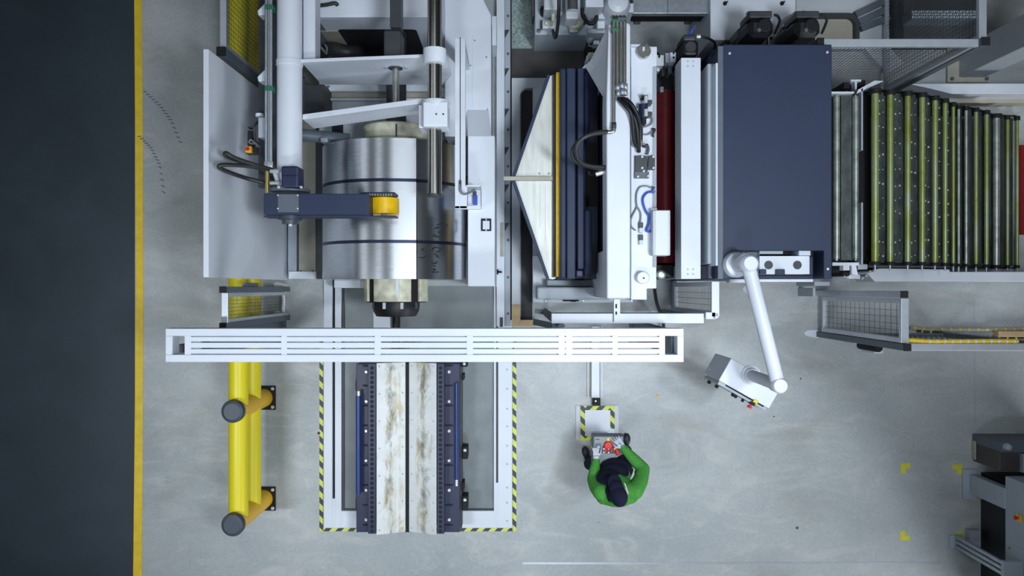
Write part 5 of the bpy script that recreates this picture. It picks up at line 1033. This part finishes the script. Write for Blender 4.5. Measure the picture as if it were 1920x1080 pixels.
for px, py in ((1131.5, 840.5), (1140.5, 840.5), (1131.5, 847), (1140.5, 847)): MB().lathe((X(px, dz), Y(py, dz), ztop + 0.006), (0, 0, 1), [(0, 0.011), (0.03, 0.011), (0.034, 0.006)], 14).build('white_button', 'paper', od)
MB().slab([(X(a, dz), Y(b, dz), ztop) for a, b in ((1137, 827), (1143, 827), (1142, 822), (1139.5, 819.5), (1138, 822))], (0, 0, 0.01)).build('yellow_tag', 'tapeyel', od)
MB().obox((X(1157, dz), Y(847, dz), ztop + 0.02), (0.04, 0.075, 0.04), 0.25).build('red_switch', 'signal', od, 0.012); MB().lathe((X(1154, dz), Y(841, dz), ztop), (0, 0, 1), [(0, 0.02), (0.015, 0.02)], 12).build('switch_ring', 'orange', od)
blk(1117, 823, 1124, 824.5, 0.003, 'dark', 'nameplate', 0.001)

# ================================================================== WORKER
def fused(mb, name, m_, parent, voxel=0.012, sm=4, label=None):
    o = mb.build(name, m_, parent, label=label)
    r = o.modifiers.new('fuse', 'REMESH'); r.mode = 'VOXEL'; r.voxel_size = voxel; r.use_smooth_shade = True
    s = o.modifiers.new('soft', 'SMOOTH'); s.iterations = sm; s.factor = 0.5
    return o
def limb(mb, pts, rads, seg=14):
    pts = [Vector(p) for p in pts]
    for (a, b), (ra, rb) in zip(zip(pts, pts[1:]), zip(rads, rads[1:])):
        mb.ball(a, ra, (1, 1, 1), None, 14); mb.ball(b, rb, (1, 1, 1), None, 14); mb.cyl(a, b, ra, seg, rb)
    return mb
footL, footR = Vector((0.985, -2.13, 0.0)), Vector((1.415, -1.96, 0.0))
hip = Vector((1.165, -2.06, 0.97)); hl, hr = hip + Vector((-0.10, -0.01, -0.04)), hip + Vector((0.10, 0.01, -0.04))
kl, kr = Vector((1.03, -2.02, 0.52)), Vector((1.34, -1.96, 0.52)); al, ar = Vector((0.965, -2.18, 0.1)), Vector((1.41, -2.02, 0.1))
waist = Vector((1.155, -2.09, 1.12)); chest = Vector((1.13, -2.15, 1.33)); neck = Vector((1.122, -2.17, 1.5)); head = Vector((1.112, -2.165, 1.625))
sl, sr = Vector((0.955, -2.19, 1.42)), Vector((1.315, -2.175, 1.42)); el_, er = Vector((0.898, -2.115, 1.17)), Vector((1.445, -1.995, 1.19)); wl, wr = Vector((0.94, -1.905, 1.07)), Vector((1.245, -1.785, 1.10))
w = thing('person', 'worker in green sweater, dark bib overalls and dark cap working at the operator desk', 'person', (1.16, -2.06, 0))
# continuous body with face and hands
def fingers(mb, wrist, d, n, up, side, sc=1.0, curl=0.25):
    d, up = d.normalized(), up.normalized(); s_ = d.cross(up).normalized() * side
    mb.cyl(wrist, wrist + d * 0.03 * sc, 0.026 * sc, 12, 0.03 * sc)
    c = wrist + d * 0.055 * sc; q = Matrix((s_, d, up)).transposed(); mb.ball(c, 0.04 * sc, (1.0, 1.15, 0.42), q, 16)
    for i, (off, ln) in enumerate(((-0.03, 0.062), (-0.01, 0.074), (0.011, 0.07), (0.03, 0.055))):
        a = wrist + d * 0.088 * sc + s_ * off * sc; sp = s_ * off * 0.5
        b = a + (d * ln * 0.5 + sp * 0.4) * sc - up * 0.006; e = b + (d * ln * 0.45 + sp * 0.3) * sc - up * ln * curl * sc
        limb(mb, [a, b, e], [0.0096 * sc, 0.009 * sc, 0.0078 * sc], 10)
    a = wrist + d * 0.035 * sc - s_ * 0.03 * sc; b = a + (d * 0.03 - s_ * 0.028) * sc - up * 0.008; e = b + (d * 0.03 - s_ * 0.006) * sc - up * 0.012; limb(mb, [a, b, e], [0.012 * sc, 0.0105 * sc, 0.009 * sc], 10)
face_d = Vector((-0.26, 0.96, -0.5)).normalized(); side_d = face_d.cross(Vector((0, 0, 1))).normalized(); up_d = side_d.cross(face_d).normalized()
HQ = Matrix((side_d, face_d, up_d)).transposed()
dl, dr_ = Vector((-0.02, 0.98, -0.2)), Vector((-0.62, 0.75, -0.22))
mb = MB()
mb.ball(head, 0.1, (0.78, 1.0, 1.15), HQ, 24); mb.ball(head + HQ @ Vector((0, 0.05, -0.06)), 0.06, (0.85, 0.8, 1.0), HQ, 16)
mb.ball(head + HQ @ Vector((0, 0.108, -0.02)), 0.018, (0.8, 1.0, 1.4), HQ, 10); mb.ball(head + HQ @ Vector((0, 0.088, -0.068)), 0.022, (1.4, 0.5, 0.45), HQ, 10)
for s_ in (-1, 1): mb.ball(head + HQ @ Vector((s_ * 0.08, -0.005, -0.02)), 0.03, (0.35, 0.7, 1.1), HQ, 10)
limb(mb, [head - up_d * 0.06, neck, chest, waist, hip], [0.055, 0.056, 0.1, 0.09, 0.1])
limb(mb, [neck, sl, el_, wl], [0.055, 0.065, 0.045, 0.03]); limb(mb, [neck, sr, er, wr], [0.055, 0.065, 0.045, 0.03])
limb(mb, [hip, hl, kl, al], [0.12, 0.09, 0.058, 0.04]); limb(mb, [hip, hr, kr, ar], [0.12, 0.09, 0.058, 0.04])
for a_, f_ in ((al, Vector((-0.1, 0.99, 0))), (ar, Vector((0.15, 0.98, 0)))): mb.ball(a_ + f_ * 0.03 - Vector((0, 0, 0.05)), 0.035, (0.8, 1.6, 0.8), None, 12)
upL, upR = Vector((0.1, 0.2, 1)), Vector((-0.1, 0.2, 1))
fingers(mb, wl, dl, 0, upL, -1, 0.84, 1.0); fingers(mb, wr, dr_, 0, upR, 1, 0.88)
fused(mb, 'body', 'skin', w, 0.009, 2)
# eyes
for s_ in (-1, 1): MB().ball(head + HQ @ Vector((s_ * 0.032, 0.088, 0.012)), 0.012, (1, 1, 1), None, 10).build('eye', 'paper', w)
mb = MB(); mb.ball(head + HQ @ Vector((0, -0.025, -0.015)), 0.1, (0.84, 0.9, 1.05), HQ, 20); mb.build('hair', 'black', w)
# sweater
mb = MB()
mb.ball(chest + Vector((0, -0.01, -0.02)), 0.16, (1.18, 0.82, 1.15), None, 20); mb.ball(waist, 0.15, (1.1, 0.85, 1.0), None, 18); limb(mb, [neck - Vector((0, 0, 0.04)), chest], [0.075, 0.14])
limb(mb, [neck - Vector((0, 0, .06)), sl, (sl + el_) / 2 + Vector((-.01, -.01, 0)), el_, (el_ + wl) / 2, wl - dl * 0.02], [0.085, 0.092, 0.08, 0.072, 0.06, 0.045]); limb(mb, [neck - Vector((0, 0, .06)), sr, (sr + er) / 2 + Vector((.015, -.01, 0)), er, (er + wr) / 2, wr - dr_ * 0.0], [0.085, 0.095, 0.085, 0.075, 0.064, 0.047])
mb.ball(Vector((1.13, -2.25, 1.36)), 0.14, (1.4, 0.8, 1.15), None, 18); mb.ball(Vector((1.0, -2.25, 1.36)), 0.1, (1.0, 0.9, 1.1), None, 14); mb.ball(Vector((1.27, -2.24, 1.36)), 0.1, (1.0, 0.9, 1.1), None, 14)
sw_ = fused(mb, 'sweater', 'green', w, 0.012, 6)
# overalls: legs, seat, bib and braces over the chest
mb = MB()
limb(mb, [hip, hl, kl, al + Vector((0, 0, -0.01))], [0.15, 0.115, 0.085, 0.078]); limb(mb, [hip, hr, kr, ar + Vector((0, 0, -0.01))], [0.15, 0.115, 0.085, 0.078])
mb.ball(hip + Vector((0, 0.0, 0.04)), 0.16, (1.18, 0.95, 0.9), None, 20); mb.ball(hip + Vector((-0.01, 0.045, 0.1)), 0.15, (1.12, 0.8, 0.8), None, 18)
mb.ball(waist + Vector((-0.02, 0.05, 0.05)), 0.145, (1.1, 0.75, 0.8), None, 18); mb.ball(hip + Vector((0.09, 0.1, 0.0)), 0.1, (1, 1, 0.9), None, 14)
mb.ball(chest + Vector((-0.075, 0.05, -0.03)), 0.15, (0.95, 0.85, 1.1), None, 16)
limb(mb, [chest + Vector((-0.09, 0.09, 0.02)), sl + Vector((0.06, 0.03, 0.085)), sl + Vector((0.09, -0.06, 0.07))], [0.04, 0.032, 0.03])
fused(mb, 'overalls', 'cloth', w, 0.012, 5)
MB().ball(hip + Vector((0.185, 0.06, 0.09)), 0.016, (1, 1.4, .7), None, 8).build('pocket_tool', 'paper', w); MB().ball(hip + Vector((0.215, 0.0, 0.09)), 0.013, (1, 2.4, .7), None, 8).build('pocket_tool', 'paper', w)
# gloves
for wr_, d_, u_, s_ in ((wl, dl, upL, -1), (wr, dr_, upR, 1)):
    mb = MB(); fingers(mb, wr_, d_, 0, u_, s_, 1.0 if s_ > 0 else 0.94, 0.25 if s_ > 0 else 1.0); mb.cyl(wr_ - d_.normalized() * 0.01, wr_ + d_.normalized() * 0.03, 0.038, 14, 0.036); g_ = fused(mb, 'glove', 'glove', w, 0.005, 2)
MB().obox(wr + dr_.normalized() * 0.062 + upR.normalized() * 0.019, (0.012, 0.035, 0.004), 0.9).build('glove_print', 'bluecab', w)
# shoes
for a_, f_ in ((Vector((0.945, -2.12, 0)), Vector((-0.3, 0.95, 0)).normalized()), (Vector((1.415, -1.96, 0)), Vector((0.1, 0.99, 0)).normalized())):
    mb = MB(); q = Matrix((Vector((f_.y, -f_.x, 0)), f_, Vector((0, 0, 1)))).transposed()
    mb.ball(a_ + f_ * 0.075 + Vector((0, 0, 0.045)), 0.055, (0.95, 1.5, 0.8), q, 16); mb.ball(a_ - f_ * 0.06 + Vector((0, 0, 0.05)), 0.05, (0.9, 1.3, 0.95), q, 16); mb.cyl(a_ - f_ * 0.05 + Vector((0, 0, .04)), a_ - f_ * 0.06 + Vector((0, 0, .14)), 0.05, 14, 0.055); mb.ball(a_ + f_ * 0.02 + Vector((0, 0, 0.02)), 0.05, (0.95, 2.75, 0.4), q, 16)
    fused(mb, 'shoe', 'shoe', w, 0.008, 3)
# cap with peak, and a pale strip over the right ear
ch_ = head + up_d * 0.02
mb = MB(); mb.ball(ch_ + HQ @ Vector((0, -0.02, 0.0)), 0.108, (0.86, 1.04, 1.0), HQ, 24)
mb.ball(ch_ + HQ @ Vector((0, 0.12, 0.025)), 0.088, (0.9, 1.05, 0.22), HQ, 18); mb.ball(ch_ + HQ @ Vector((0, 0.06, 0.03)), 0.088, (0.9, 1.0, 0.6), HQ, 18)
fused(mb, 'cap', 'cloth', w, 0.008, 4)
MB().slab([head + HQ @ Vector((0.088, 0.09, 0.085)), head + HQ @ Vector((0.1, 0.07, 0.085)), head + HQ @ Vector((0.104, -0.03, 0.07)), head + HQ @ Vector((0.088, -0.03, 0.085))], HQ @ Vector((0, 0, 0.012))).build('glasses_arm', 'glove', w, 0.002)
